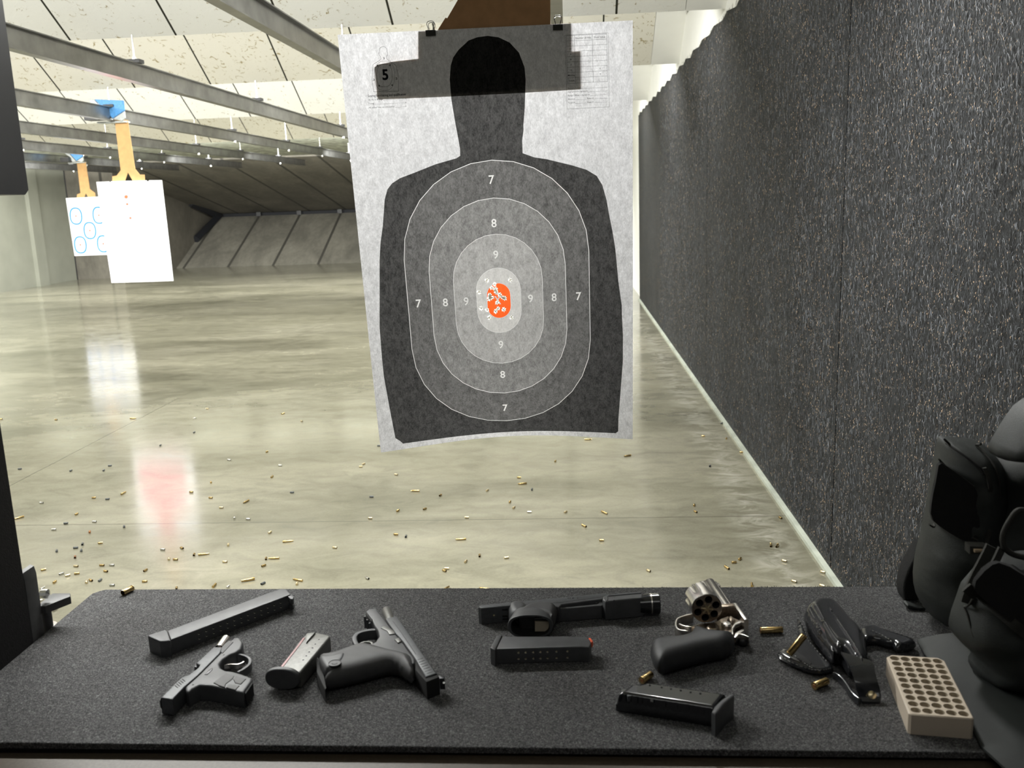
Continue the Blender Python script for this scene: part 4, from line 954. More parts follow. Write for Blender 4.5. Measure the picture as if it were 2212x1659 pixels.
# cylinder
cr_ = Vector(onz(*Rr((722,618))[0], T+.043)); Lc = .042; Rc = .0215
perp = Vector((0, 0, 1)); sd = ax.cross(perp).normalized()
def ringp(rad, t, fl=0.):
    out = []
    for k in range(72):
        a = 2*PI*k/72; d_ = abs(((a-PI/6) % (PI/3))-PI/6)/(PI/6); rr = rad-(fl*(1-(d_/.42)**2) if d_ < .42 else 0)
        out.append(cr_+ax*t+(sd*math.cos(a)+perp*math.sin(a))*rr)
    return out
m = M(); ls = [ringp(Rc-.0008, 0), ringp(Rc, .0008), ringp(Rc, .012, 0), ringp(Rc, .0165, .0016), ringp(Rc, .021, .003), ringp(Rc-.0002, Lc-.002, .0034), ringp(Rc-.003, Lc, .002)]
m.add([p for l in ls for p in l], [(i*72+k, i*72+(k+1) % 72, (i+1)*72+(k+1) % 72, (i+1)*72+k) for i in range(len(ls)-1) for k in range(72)]+[tuple((len(ls)-1)*72+k for k in range(72))[::-1]], 0)
out2 = [(math.cos(2*PI*k/72)*(Rc-.0008), math.sin(2*PI*k/72)*(Rc-.0008)) for k in range(72)]
hp = []; he = [(k, (k+1) % 72) for k in range(72)]; allp = list(out2); hc = []
for i in range(6):
    a = PI/3*i+.35; c = (math.cos(a)*.0134, math.sin(a)*.0134); hc.append(c); n0 = len(allp)
    allp += [(c[0]+math.cos(2*PI*k/16)*.0053, c[1]+math.sin(2*PI*k/16)*.0053) for k in range(16)]; he += [(n0+k, n0+(k+1) % 16) for k in range(16)]
vo_, _, fo_, *_ = delaunay_2d_cdt([Vector((a*100, b*100)) for a, b in allp], he, [], 1, 1e-6)
fl_ = [tuple(f) for f in fo_ if all(math.hypot(sum(vo_[i].x for i in f)/300-c[0], sum(vo_[i].y for i in f)/300-c[1]) > .0051 for c in hc)]
m.add([cr_+sd*v.x/100+perp*v.y/100 for v in vo_], fl_, 1)
for c in hc:
    o_ = cr_+sd*c[0]+perp*c[1]; m.lathe(o_, ax, [(0, .0053), (.003, .0051), (.03, .0051), (.03, .0001)], 16, 2)
cyl = m.build('cylinder', ['nickel', 'nickel_worn', 'cavity'], g_)
m = M()
for i in range(6):
    a = PI/3*i+.35+PI/6; m.tube([cr_-ax*.0006+(sd*math.cos(a)+perp*math.sin(a))*.002, cr_-ax*.0006+(sd*math.cos(a)+perp*math.sin(a))*.0085], [.0016, .0011], 6)
m.lathe(cr_-ax*.002, ax, [(0, .0001), (0, .002), (.0006, .0034), (.003, .0036)], 12); m.build('extractor_star', 'brass_pale', cyl)
m = M().tube([cr_+ax*Lc*.98, cr_+ax*(Lc+.020)], .0042, 14).tube([cr_+ax*(Lc+.018), cr_+ax*(Lc+.034), cr_+ax*(Lc+.036)], [.0030, .0030, .0022], 12); m.build('ejector_rod', 'nickel', cyl)
m = M(); slab(m, [(p.x, p.y) for p in (pr_-ax*.002-side*.014, pr_+ax*.010-side*.014, pr_+ax*.010-side*.040, pr_-ax*.002-side*.040)], T+.020, T+.030, .003, 3); m.build('crane', 'nickel', g_)
# rear frame, guard, trigger, hammer, latch
sl('rear_frame', 'nickel_worn', g_, Rr((560,905),(680,870),(860,850),(960,790),(1090,745),(1250,790),(1330,825),(1425,845),(1432,872),(1330,880),(1240,930),(1200,1000),(1195,1110),(1100,1085),(960,1095),(800,1060),(650,1020),(520,960)), .004, .0225, .003, 3)
sl('side_plate_edge', 'nickel', g_, Rr((1290,822),(1418,838),(1425,860),(1330,868),(1240,915),(1195,985),(1190,1085),(1160,1060),(1160,960),(1200,890)), .020, .0245, .0012)
sl('side_plate_rim', 'nickel', g_, Rr((800,1052),(930,1030),(1170,1030),(1185,1082),(1000,1080),(860,1075)), .020, .0238, .001)
rb('trigger_guard', 'nickel', g_, Rr((470,705),(330,735),(200,790),(165,870),(180,950),(240,992),(385,1010)), .0036, .002, .0165, .0014, at=.0165)
rb('trigger', 'nickel', g_, Rr((222,878),(300,915),(430,935),(560,905),(660,875)), .004, .008, .0165, .0015, at=.0165)
pl('recoil_shield', 'nickel_worn', g_, Rr((690,960),(740,905),(850,890),(930,940),(950,1010),(860,1040),(740,1020)), .018, .0215, .0265, .005, .002, at=.024)
m = M().lathe(onz(*Rr((1070,945))[0], T+.0225), (0,0,1), [(0, .0068), (.004, .0068), (.0055, .0055), (.006, .0001)], 24); m.build('cylinder_latch', 'nickel', g_)
pl('latch_boss', 'nickel_worn', g_, Rr((1080,780),(1150,750),(1240,800),(1230,870),(1150,890),(1080,850)), .018, .022, .0275, .005, .002, at=.025)
sl('hammer', 'nickel', g_, Rr((1205,1130),(1215,1050),(1290,1000),(1350,975),(1400,962),(1432,990),(1350,1035),(1330,1050),(1400,1062),(1485,1110),(1475,1128),(1380,1092),(1300,1075),(1240,1140)), .010, .0175, .0012, 2)
pl('hammer_spur', 'slide_dark', g_, Rr((1265,1160),(1300,1090),(1400,1090),(1490,1130),(1490,1190),(1420,1230),(1300,1220)), .001, .006, .0125, .006, .002, at=.009)
pl('grip', 'rubber', g_, D((468,760),(490,715),(600,697),(740,690),(820,668),(868,625),(885,575),(930,580),(1000,618),(1130,640),(1280,645),(1292,690),(1285,745),(1200,790),(1060,810),(900,850),(720,900),(590,945),(525,925),(480,850)), .0005, .015, .0335, .019, .003, at=.019, it=1)
m = M().lathe(onz(*D((815,705))[0], T+.0315), (0,0,1), [(-.002, .0046), (.001, .0046), (.0014, .0036), (.0002, .003), (.0002, .0001)], 16); m.build('grip_screw', 'bracket', g_)
settle(g_)
# ---- loose cases
def case(name, a, b, kind, label, h, cat='cartridge case', z0=0., z1=None, group=None):
    """spent case from base a to mouth b (pixels), resting h above the mat"""
    pa = Vector(onz(*a, T+h)); pb = Vector(onz(*b, T+(h if z1 is None else z1))); d = (pb-pa); L = d.length; r = {'9': .0049, 'm': .0048}[kind]
    o = M().lathe((0,0,0), (0,0,1), [(0, .0001), (0, r*.45), (.0006, r*.5), (.0004, r*.86), (.0002, r*.98), (.0012, r), (.0018, r*.86), (.0028, r*.97), (L-.0004, r*.95), (L, r*.92), (L, r*.86), (L-.008, r*.85), (L-.0085, .0001)], 20, 0, [1]*2+[0]*9+[2]).build(name, ['brass', 'copper', 'cavity'], None, 40)
    o.rotation_euler = d.to_track_quat('Z', 'Y').to_euler(); o.location = pa; return tag(o, label, cat, group)
case('cartridge_case', (1642, 1362), (1690, 1360), 'm', 'brass case lying between the revolver and the holster', .0050)
case('cartridge_case', H1((225,1225))[0], H1((530,850))[0], 'm', 'brass case leaning on the left wing of the holster', .016, z1=.041)
case('cartridge_case', Ee((612,940))[0], Ee((735,888))[0], '9', 'short brass case in front of the holster, base towards the viewer', .0049)
case('cartridge_case', D((385,1078))[0], D((475,1015))[0], '9', 'short brass case half hidden behind the glossy magazine', .0049)
case('cartridge_case', (286, 1270), (265, 1281), '9', 'lone case on the far left edge of the mat, open mouth towards viewer', .0049)
# ---- cream cartridge tray
g_ = thing('cartridge_tray', Ee((1500, 1200))[0], 'cream plastic fifty-hole cartridge tray beside the holster strap, empty', 'cartridge tray')
hz = .0255
tl, tr, br, bl = [Vector((*q, 0)) for q in tz(Ee((1128,634),(1632,668),(2132,1246),(1528,1200)), hz)]
du = (br-bl); W_ = du.length; dv = ((tl-bl)+(tr-br))/2; H_ = dv.length; du.normalize(); dv = (dv-du*dv.dot(du)).normalized()
def tp(u, v, z): p = bl+du*u+dv*v; return (p.x, p.y, z)
nx, ny = 5, 10; allp = []; he = []
oc = [(.002, 0), (W_-.002, 0), (W_, .002), (W_, H_-.006), (W_-.006, H_), (.006, H_), (0, H_-.006), (0, .002)]
allp += oc; he += [(k, (k+1) % 8) for k in range(8)]; hc = []; hr = min(W_/nx, H_/ny)*.425
for i in range(nx):
    for j in range(ny):
        c = ((i+.5)*(W_-.003)/nx+.0015, (j+.5)*(H_-.003)/ny+.0015); hc.append(c); n0 = len(allp)
        allp += [(c[0]+math.cos(2*PI*k/18)*hr, c[1]+math.sin(2*PI*k/18)*hr) for k in range(18)]; he += [(n0+k, n0+(k+1) % 18) for k in range(18)]
vo_, _, fo_, *_ = delaunay_2d_cdt([Vector((a*50, b*50)) for a, b in allp], he, [], 1, 1e-6)
fl_ = []
for f in fo_:
    cx, cyy = sum(vo_[i].x for i in f)/len(f)/50, sum(vo_[i].y for i in f)/len(f)/50
    if all(math.hypot(cx-c[0], cyy-c[1]) > hr*.97 for c in hc): fl_.append(tuple(f))
m = M(); m.add([tp(v.x/50, v.y/50, T+hz) for v in vo_], fl_, 0)
for c in hc:
    a = [tp(c[0]+math.cos(2*PI*k/18)*hr, c[1]+math.sin(2*PI*k/18)*hr, T+hz) for k in range(18)]; b = [(x, y, T+hz-.005) for x, y, z in a]; m.add(a+b, [(k, (k+1) % 18, 18+(k+1) % 18, 18+k) for k in range(18)]+[tuple(18+k for k in range(18))], 1)
q = offset(oc, -.0012) if area2(oc) > 0 else oc
m.add([tp(u, v, T+hz) for u, v in oc]+[tp(u, v, T+hz-.0012) for u, v in q]+[tp(u, v, T+.0005) for u, v in q], [(k, (k+1) % 8, 8+(k+1) % 8, 8+k) for k in range(8)]+[(8+k, 8+(k+1) % 8, 16+(k+1) % 8, 16+k) for k in range(8)]+[tuple(16+k for k in range(8))], 0)
m.build('tray_block', ['tray', 'tray_in'], g_, 40); settle(g_)
# ---- moulded leather holster
g_ = thing('leather_holster', Ee((900, 600))[0], 'glossy black moulded leather belt holster with a snap strap, left of the cream tray', 'holster')
pl('left_wing', 'leather', g_, Ee((445,285),(478,292),(520,370),(560,470),(640,580),(740,690),(800,755),(790,782),(720,800),(640,803),(520,775),(400,725),(300,675),(262,640),(265,605),(330,572),(400,555),(450,500),(460,400)), .0005, .006, .011, .006, .004, at=.008, it=1)
sl('belt_slot', 'cavity', g_, Ee((415,625),(450,605),(540,665),(590,715),(575,742),(480,700)), .0095, .0118, .0006, 1)
pl('pouch', 'leather', g_, H1((515,400),(545,300),(640,225),(750,180),(950,180),(1130,190),(1250,260),(1400,430),(1520,580),(1680,720),(1790,900),(1800,1050),(1850,1300),(1830,1480),(1450,1480),(1380,1420),(1240,1180),(1170,1170),(1110,1250),(1000,1130),(860,960),(700,740)), .0005, .012, .036, .017, .0035, at=.024, it=1)
pl('barrel_bulge', 'leather', g_, H1((640,260),(760,205),(850,230),(950,500),(1150,850),(1340,1080),(1260,1120),(1130,1060),(980,820),(800,480)), .02, .030, .0415, .008, .003, at=.036)
pl('side_bulge', 'leather', g_, H1((560,340),(620,265),(700,330),(800,560),(920,810),(870,860),(760,720),(640,520)), .012, .022, .033, .006, .003, at=.028)
pl('frame_bulge', 'leather', g_, H1((950,235),(1020,225),(1200,480),(1400,760),(1600,1060),(1740,1330),(1680,1400),(1500,1150),(1350,900),(1150,600)), .02, .031, .040, .007, .003, at=.036)
pl('right_wing', 'leather', g_, Ee((1040,372),(1190,352),(1270,390),(1420,440),(1585,490),(1592,540),(1500,562),(1375,570),(1370,525),(1300,520),(1215,488),(1150,490),(1120,520),(1050,470)), .0005, .008, .0155, .008, .004, at=.012, it=1)
m = M()
for q, h in ((Ee((1275,392),(1420,440),(1580,493)), .0155), (Ee((1150,400),(1260,450),(1360,515)), .0165), (Ee((275,640),(400,715),(560,775),(700,785),(775,770)), .0095), (Ee((470,300),(520,400),(560,500),(640,600),(740,710)), .011), (Ee((340,590),(430,650),(520,720),(600,770)), .0112)):
    c = curve_pts(tz(q, h), 8)
    for a, b in zip(c[::2], c[1::2]): m.tube([(a[0], a[1], T+h+.0004), (b[0], b[1], T+h+.0004)], .00055, 5)
m.build('stitching', 'magsteel', g_)
# strap running down over the mouth to its brass snap
pr2 = [((805,640),(1000,600),.036,.036), ((870,610),(1150,690),.0365,.036), ((930,700),(1190,740),.034,.034), ((975,790),(1195,800),.029,.029), ((1000,880),(1215,880),.022,.022), ((1020,960),(1240,960),.014,.014), ((1050,1030),(1255,1030),.0065,.0065), ((1075,1085),(1245,1085),.0035,.0035)]
m = M(); strip(m, [(onz(*Ee(a)[0], T+h0), onz(*Ee(b)[0], T+h1)) for a, b, h0, h1 in pr2[1:]], .003); m.build('retention_strap', 'leather', g_, 60)
rb('thin_strap', 'leather', g_, Ee((800,800),(860,830),(920,900),(980,990),(1050,1052)), .004, .001, .010, .0012, at=.010)
M().lathe(onz(*Ee((1160,1028))[0], T+.0062), Vector((0, -.75, .66)), [(0, .0066), (.001, .0066), (.0016, .0056), (.0036, .0048), (.0046, .003), (.005, .0001)], 24).build('brass_snap', 'brass_pale', g_)
settle(g_)
# ---- nylon range bag
g_ = thing('range_bag', (2100, 1400), 'dark green nylon range bag with pouches and webbing at the right end of the shelf', 'bag')
def py(pts_, Y): return [(q[0], q[2]) for q in (ony(x, y, Y) for x, y in pts_)]
def pk(name, mt, pts_, Y, depth, bulge, r, amp=.006, res=.010, nsc=16., it=1, fn=None):
    m = M(); q = py(pts_, Y)
    q = [(x, max(z, T+.0015)) for x, z in q]
    if it: q = smooth_poly(q, it)
    pillow(m, q, Y+depth, Y, Y-bulge, r, res, 'y', 0, -amp, nsc, fn); return m.build(name, mt, g_, 70)
def bag(*p): return P(1960, 860, 4.147, p)          # crop coordinates
def bag2(*p): return P(1960, 1200, 3.615, p)
POCK = bag((318,385),(345,370),(480,385),(640,398),(740,455),(820,560),(850,700),(850,900),(800,1300),(700,1420),(560,1650),(460,1860),(380,1990),(250,1990),(130,1840),(90,1660),(110,1450),(160,1250),(205,1050),(255,750))
FRONT = bag2((470,262),(490,240),(620,90),(760,20),(1500,-20),(1500,1700),(1150,1400),(960,1330),(760,1120),(560,960),(520,870),(560,800),(430,690),(370,620),(380,520),(430,380))
pk('main_body', 'nylon', [(2150,1030),(2200,975),(2300,930),(2420,900),(2440,1640),(2250,1560),(2140,1430),(2090,1380),(2100,1200),(2150,1100)], 1.20, .03, .05, .07, .010, .012)
pk('side_pocket', 'nylon', POCK, 1.235, .02, .07, .05, .009, .007, 22.)
pk('upper_pouch', 'nylon', bag((780,480),(830,380),(930,215),(1045,60),(1300,-60),(1400,600),(1045,580),(820,548)), 1.12, .02, .06, .05, .008, .009)
pk('front_pouch', 'nylon', FRONT, 1.06, .02, .06, .05, .012, .008, 16.)
def surf(pts_, Y, depth, bulge, r, amp, nsc, it=1):
    q = [(x, max(z, T+.0015)) for x, z in py(pts_, Y)]
    q = smooth_poly(q, it); q = resample(q, .01); A0 = np.array(q); E0 = np.roll(A0, -1, 0)-A0; L0 = (E0**2).sum(1)+1e-12
    def f(x, z):
        p = np.array((x, z)); t = np.clip(((p-A0)*E0).sum(1)/L0, 0, 1); d = math.sqrt((((p-(A0+E0*t[:, None]))**2).sum(1)).min())
        k = min(1, d/r); k = math.sqrt(max(0, 1-(1-k)**2))
        return Y-bulge*k-amp*k*noise.fractal(Vector((x*nsc, z*nsc, (Y+depth)*7)), 1., 2., 3)
    return f
def patch(name, mt, pts_, Y, sf, th=.0015, res=.008):
    q = smooth_poly(py(pts_, Y), 1); m = M()
    pillow(m, q, Y, Y, Y-.001, .01, res, 'y', 0, 0, 1, lambda x, z, h, d: sf(x, z)-th*min(1, d/.002)); m.build(name, mt, g_, 70)
def cord(name, mt, pts_, Y, sf, rad=.0012, flat=None):
    c = curve_pts(py(pts_, Y), 8); m = M()
    if flat:
        q = ribbon2(c, flat); n = len(q)//2; L = q[:n]; Rr2 = q[n:][::-1]; vs = []; fs = []
        for (a0, a1), (b0, b1) in zip(L, Rr2): ya = min(sf(a0, a1), sf(b0, b1), sf((a0+b0)/2, (a1+b1)/2))-rad; vs += [(a0, ya, a1), (b0, ya, b1), (b0, ya+.004, b1), (a0, ya+.004, a1)]
        for i in range(n-1):
            for k in range(4): fs.append((i*4+k, i*4+(k+1) % 4, i*4+4+(k+1) % 4, i*4+4+k))
        fs += [(3, 2, 1, 0), tuple(4*n-4+k for k in range(4))]; m.add(vs, fs)
    else: m.tube([(x, sf(x, z)-rad*.3, z) for x, z in c], rad, 8)
    return m.build(name, mt, g_, 50)
S1 = surf(POCK, 1.235, .02, .07, .05, -.009, 22.); S1a = lambda x, z: S1(x, z)
S2 = surf(FRONT, 1.06, .02, .06, .05, -.012, 16.)
patch('pocket_velcro', 'nylon_fuzzy', bag((285,565),(400,640),(510,720),(612,805),(640,900),(640,1300),(520,1290),(330,1180),(205,1080),(222,900),(262,720)), 1.17, S1)
patch('front_velcro', 'nylon_fuzzy', bag2((500,240),(640,80),(740,50),(1000,210),(1300,400),(1300,900),(1000,690),(760,480),(600,350)), 1.0, S2)
cord('webbing_edge', 'webbing', bag2((470,258),(560,340),(700,430),(860,560),(1000,670),(1300,880)), 1.0, S2, .002, .012)
for pt in (((300,560),(400,650),(500,720),(612,805)), ((215,1020),(330,1120),(450,1200),(620,1265)), ((205,1140),(270,1190),(350,1230))): cord('pocket_piping', 'webbing', bag(*pt), 1.17, S1)
cord('seam', 'nylon_fuzzy', bag((345,378),(470,480),(590,570),(670,640),(690,690)), 1.17, S1, .0016)
cord('seam', 'webbing', bag((740,460),(810,600),(830,800),(835,1000)), 1.17, S1, .0016)
cord('zipper', 'webbing', bag((715,640),(735,900),(720,1150),(690,1290)), 1.17, S1, .0015, .005)
cord('seam', 'webbing', bag2((605,430),(600,560),(600,700),(630,800)), 1.0, S2, .0013)
cord('webbing_strap', 'webbing', bag((770,1340),(700,1440),(620,1550),(530,1690),(480,1790)), 1.06, lambda x, z: 1.075-.3*max(0, CZ-.40-z), .002, .013)
cord('webbing_strap', 'webbing', bag((850,1350),(775,1460),(690,1570),(600,1690)), 1.05, lambda x, z: 1.06-.3*max(0, CZ-.40-z), .002, .008)
cord('handle_loop', 'webbing', bag((1150,980),(1060,1000),(980,1010),(905,1110),(855,1220),(860,1320),(930,1390),(1050,1425),(1150,1435)), 1.05, lambda x, z: 1.05, .0035)
m = M(); q = py(bag((560,1325),(730,1330),(740,1400),(560,1400)), 1.10); slab(m, q, 1.115, 1.10, .002, 2, 'y'); bo = m.build('buckle', 'webbing', g_)
m = M(); q = py(bag((598,1355),(715,1358),(715,1380),(600,1382)), 1.097); slab(m, q, 1.10, 1.095, .0015, 2, 'y'); m.build('buckle_bar', 'buckle', bo)
m = M(); q = smooth_poly([(x, max(z, T+.0015)) for x, z in py(bag((150,1290),(60,1440),(0,1560),(-35,1680),(-30,1860),(-5,1960),(60,2000),(120,1900),(90,1660),(120,1420)), 1.30)], 1); slab(m, q, 1.33, 1.30, .004, 3, 'y'); m.build('side_strap', 'nylon_fuzzy', g_)
m = M(); q = smooth_poly([(x, max(z, T+.0015)) for x, z in py(bag2((-5,380),(60,400),(130,470),(140,560),(60,520),(0,470)), 1.27)], 1); slab(m, q, 1.285, 1.27, .003, 2, 'y'); m.build('strap_tail', 'nylon', g_)
# lower flap lying on the mat and hanging over the shelf edge
L1 = [((75,655),(560,620),.004,.03), ((120,740),(700,760),.006,.02), ((200,850),(800,900),.007,.012), ((290,1000),(900,1060),.007,.012), ((400,1150),(1050,1200),.006,.012), ((500,1330),(1150,1330),.005,.010), ((570,1480),(1200,1450),.004,.008)]
prs = [(onz(*bag2(a)[0], T+h0), onz(*bag2(b)[0], T+h1)) for a, b, h0, h1 in L1]
l, r = prs[-1]; prs += [((l[0]+.010, .885, T+.003), (r[0], .885, T+.004)), ((l[0]+.012, .870, T-.006), (r[0], .870, T-.006)), ((l[0]+.016, .866, T-.05), (r[0], .866, T-.05))]
m = M(); c = []
for a, b in prs:
    row_ = []
    for k in range(13):
        t = k/12; x, y, z = [a[i]+(b[i]-a[i])*t for i in range(3)]; row_.append((x, y, z+.004*math.sin(PI*t)*(1+noise.noise(Vector((x*18, y*18, 0))))))
    c.append(row_)
vs = [p for r_ in c for p in r_]+[(p[0], p[1], p[2]-.003) for r_ in c for p in r_]; N_ = len(c)*13
fs = [(i*13+k, i*13+k+1, (i+1)*13+k+1, (i+1)*13+k) for i in range(len(c)-1) for k in range(12)]
fs += [tuple(N_+j for j in f[::-1]) for f in fs]+[(i*13, (i+1)*13, N_+(i+1)*13, N_+i*13) for i in range(len(c)-1)]+[(k, k+1, N_+k+1, N_+k) for k in range(12)]+[((len(c)-1)*13+k, (len(c)-1)*13+k+1, N_+(len(c)-1)*13+k+1, N_+(len(c)-1)*13+k) for k in range(12)]
m.add(vs, fs); m.build('lower_flap', 'nylon', g_, 70)
settle(g_)
# ================================================================== spent cases on the floor
def case_proto(kind, mt):
    if kind == 'p': L, r = .0192, .0049; prof = [(0, .0001), (0, r*.45), (.0004, r*.9), (.001, r), (.0016, r*.86), (.0026, r*.97), (L, r*.93), (L, r*.84), (L-.009, r*.82), (L-.0092, .0001)]
    elif kind == 'm': L, r = .029, .0049; prof = [(0, .0001), (0, r*.45), (.0004, r*1.05), (.0014, r*1.1), (.002, r*.97), (L, r*.95), (L, r*.86), (L-.009, r*.84), (L-.0092, .0001)]
    elif kind == 'R': L, r = .051, .0060; prof = [(0, .0001), (0, r*.5), (.0006, r*.95), (.0014, r), (.002, r*.85), (.0032, r), (L*.78, r*.93), (L*.84, r*.70), (L, r*.68), (L, r*.6), (L-.008, r*.58), (L-.0082, .0001)]
    else: L, r = .0446, .0048; prof = [(0, .0001), (0, r*.5), (.0006, r*.95), (.0014, r), (.002, r*.85), (.0032, r), (L*.79, r*.93), (L*.86, r*.67), (L, r*.66), (L, r*.58), (L-.008, r*.56), (L-.0082, .0001)]
    o = M().lathe((-L/2, 0, 0), (1, 0, 0), prof, 12, 0, [0]*(len(prof)-2)+[1]).build('cartridge_case', [mt, 'cavity'], None, 40)
    o['r'] = r*1.02; return o
protos = {}; used = set()
KM = {'b': ('p', 'brass'), 'w': ('p', 'brass_pale'), 's': ('p', 'silver'), 'd': ('p', 'darkcase'), 'c': ('p', 'copper'), 'm': ('m', 'brass'), 'r': ('r', 'brass'), 'R': ('R', 'brass')}
LB = {'b': 'short brass pistol case lying on the concrete floor', 'w': 'short pale gold pistol case on the concrete floor', 's': 'short silver pistol case on the concrete floor', 'd': 'short dark grey pistol case on the concrete floor', 'c': 'copper coloured pistol case on the concrete floor', 'm': 'medium brass revolver case on the concrete floor', 'r': 'slim bottlenecked brass rifle case on the concrete floor', 'R': 'thick bottlenecked brass rifle case on the concrete floor'}
LIST = []
def add(ox, oy, s, rows):
    for x, y, k, a in rows: LIST.append((ox+x/s, oy+y/s, k, a))
add(0, 1000, 3.16, [(135,40,'d',5),(750,18,'d',5),(708,50,'d',45),(282,272,'s',0),(640,237,'b',3),(733,246,'d',3),(842,205,'r',30),(1305,198,'b',0),(1440,132,'b',100),(1438,237,'b',0),(1680,263,'r',208),(1510,304,'w',0),(1600,375,'s',90),(1693,383,'s',0),(1993,200,'d',0),(1857,93,'m',45),(1912,17,'s',0),(130,373,'r',195),(522,348,'b',30),(449,411,'d',5),(643,400,'s',0),(367,454,'s',5),(847,434,'d',90),(612,470,'c',80),(563,553,'d',250),(516,578,'d',5),(387,600,'d',80),(555,597,'d',80),(512,642,'c',265),(684,546,'b',8),(1110,590,'s',0),(1241,580,'b',-20),(1153,655,'w',80),(1197,658,'b',0),(1325,625,'b',250),(1390,622,'r',6),(1558,558,'w',80),(1535,674,'w',0),(1842,473,'w',30),(1965,534,'r',6),(1816,652,'b',260),(1870,650,'r',182),(1800,700,'b',200),(295,728,'b',15),(518,704,'w',-5),(695,698,'b',0),(763,697,'s',0),(420,755,'s',200),(461,767,'w',18),(524,754,'b',8),(721,738,'b',-10),(993,732,'b',210),(373,812,'b',40),(590,812,'w',80),(620,800,'b',-20),(683,800,'d',40),(987,808,'b',5),(764,834,'s',0),(289,856,'s',30),(1205,855,'b',265),(1463,836,'m',48),(1557,845,'s',50),(1693,797,'R',190),(1796,821,'d',205),(2033,798,'r',170),(2027,823,'w',80),(247,922,'b',-20),(286,910,'b',150),(318,904,'s',15),(270,940,'s',15),(262,960,'r',175),(356,941,'b',30),(342,965,'s',15),(374,1000,'s',25),(270,1105,'b',0)])
add(0, 840, 5.267, [(12,343,'b',0),(637,350,'b',0),(1513,335,'r',0),(1825,640,'d',45),(805,930,'d',30)])
add(400, 840, 5.267, [(252,225,'w',0),(108,332,'s',0),(102,493,'d',30),(1112,280,'m',18),(1325,367,'w',-20),(930,714,'b',30),(498,808,'s',0),(1080,868,'s',0),(2030,853,'w',20),(1998,884,'w',0),(2120,1226,'d',0),(2105,1470,'w',0),(2205,645,'d',0)])
add(400, 1100, 5.267, [(1702,435,'w',-5),(2072,783,'s',-25)])
add(800, 940, 5.267, [(293,447,'w',-8),(510,632,'r',180),(797,682,'b',215),(1330,627,'w',30),(1690,480,'b',0),(1730,550,'r',185),(1838,615,'d',80),(313,858,'b',30),(620,838,'b',200),(1097,935,'w',0),(1588,757,'b',55),(1632,823,'w',35),(1808,873,'s',0),(2105,295,'b',55)])
add(800, 1100, 5.267, [(290,285,'b',-4),(405,308,'d',250),(1030,340,'r',183),(1243,527,'b',268),(1085,593,'w',50),(867,673,'w',0),(842,697,'b',-20),(1547,550,'w',8),(857,903,'r',33),(1305,903,'r',170)])
add(1200, 900, 5.267, [(370,258,'r',0),(820,443,'r',190),(1680,220,'b',0),(1945,247,'b',80),(2117,403,'b',0),(1905,73,'d',25),(1757,560,'d',240),(1578,1005,'b',70),(1593,1080,'b',-25),(115,1083,'w',30),(557,1090,'r',-25)])
add(1200, 1100, 5.267, [(325,187,'m',-25),(523,352,'b',0),(1058,697,'w',-25),(1950,663,'m',-35),(2098,563,'b',40),(2030,602,'b',5)])
add(1540, 900, 4.253, [(620,927,'b',-30),(533,1180,'m',268),(590,1185,'m',240),(655,1323,'w',-12),(745,1510,'w',-15),(1010,1425,'w',-15),(1003,1550,'w',-15),(358,1545,'m',95)])
for x, y, k, a in LIST:
    kind, mt_n = KM[k]
    if k not in protos: protos[k] = case_proto(kind, mt_n)
    o = protos[k] if k not in used else protos[k].copy()
    if k in used: C.objects.link(o)
    used.add(k); r = protos[k]['r'] if 'r' in protos[k] else .005
    c = Vector(onz(x, y, r)); q = Vector(onz(x+3*math.cos(math.radians(a)), y-3*math.sin(math.radians(a)), r)); h = math.atan2(q.y-c.y, q.x-c.x)
    # seen at a low angle: tame headings that would point straight along the view
    o.location = (min(c.x, XW-.03), c.y, r); o.rotation_euler = (0, 0, h)
    tag(o, LB[k], 'cartridge case', {'b': 'brass pistol cases on the floor', 'w': 'pale gold pistol cases on the floor', 's': 'silver pistol cases on the floor', 'd': 'dark pistol cases on the floor', 'c': 'copper pistol cases on the floor', 'm': 'medium brass cases on the floor', 'r': 'slim rifle cases on the floor', 'R': 'thick rifle cases on the floor'}[k])
# ================================================================== light and camera
def area(name, loc, sx, sy, pw, rx=0., ry=0., col=(1, 1, .97), spread=180):
    l = bpy.data.lights.new(name, 'AREA'); l.shape = 'RECTANGLE'; l.size = sx; l.size_y = sy; l.energy = pw; l.color = col; l.spread = math.radians(spread)
    o = bpy.data.objects.new(name, l); C.objects.link(o); o.location = loc; o.rotation_euler = (math.radians(rx), math.radians(ry), 0); return o
def lamp_row(y, z, pw, x0=-10.4, x1=.7, tilt=0., n=4, w=.12):
    L = (x1-x0)/n
    for k in range(n):
        area('tube_lamp', (x0+L*(k+.5), y, CZ+z), L*.86, w, pw/n, tilt)
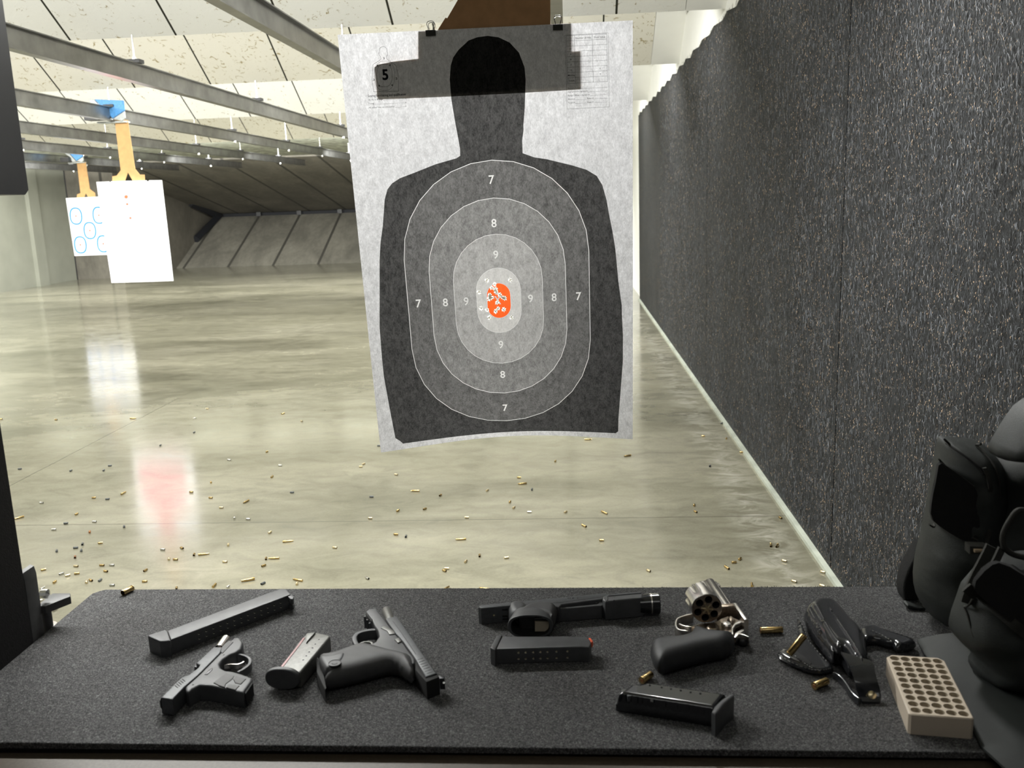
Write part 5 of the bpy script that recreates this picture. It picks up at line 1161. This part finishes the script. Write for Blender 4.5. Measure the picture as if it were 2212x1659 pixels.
# rx>0 turns the face of the lamp down range
lamp_row(3.75, 1.22, 200, tilt=40)
lamp_row(6.15, 1.22, 300, tilt=28)
lamp_row(8.45, 1.22, 480, tilt=28)
lamp_row(11.4, 1.22, 420, tilt=22)
lamp_row(15.35, 1.06, 900, tilt=40)
for k, x in enumerate((-2.9, -1.6, -.3)): area('lane_lamp', (x, 2.75, CZ+1.02), 1.15, .05, (45, 70, 95)[k], -20)
area('front_fill', (.0, -.1, CZ+1.0), 1.4, .5, 2.6, 30)  # unseen fill light added above and behind the camera
for nm, to in (('target_flood', (-3.95, 8.1, CZ-.2)), ('target_flood', (-7.6, 14.2, CZ-.2))):
    l = bpy.data.lights.new(nm, 'SPOT'); l.energy = 1050 if to[1] < 10 else 70; l.spot_size = math.radians(14 if to[1] < 10 else 14); l.spot_blend = .4; l.shadow_soft_size = .05
    o = bpy.data.objects.new(nm, l); C.objects.link(o); o.location = (to[0]+.3, to[1]-4.2, CZ+1.0)
    o.rotation_euler = (Vector(to)-o.location).to_track_quat('-Z', 'Y').to_euler()
w = bpy.data.worlds.new('room_glow'); bpy.context.scene.world = w; w.use_nodes = True
w.node_tree.nodes['Background'].inputs[0].default_value = (.9, .88, .85, 1); w.node_tree.nodes['Background'].inputs[1].default_value = .05
cam = bpy.data.cameras.new('camera'); co = bpy.data.objects.new('camera', cam); C.objects.link(co)
from mathutils import Matrix
mw = Matrix(((R_[0], U_[0], -FW[0], 0), (R_[1], U_[1], -FW[1], 0), (R_[2], U_[2], -FW[2], CZ), (0, 0, 0, 1))); co.matrix_world = mw
cam.sensor_width = 36; cam.sensor_fit = 'HORIZONTAL'; cam.lens = F/2212*36; cam.clip_start = .05; cam.clip_end = 60
cam.dof.use_dof = True; cam.dof.focus_distance = 2.05; cam.dof.aperture_fstop = 10
sc = bpy.context.scene; sc.camera = co
sc.view_settings.view_transform = 'Standard'; sc.view_settings.look = 'None'; sc.view_settings.gamma = 1; sc.view_settings.use_curve_mapping = False
sc.view_settings.exposure = .1
sc.cycles.max_bounces = 8; sc.cycles.diffuse_bounces = 4; sc.cycles.glossy_bounces = 4; sc.cycles.transmission_bounces = 4
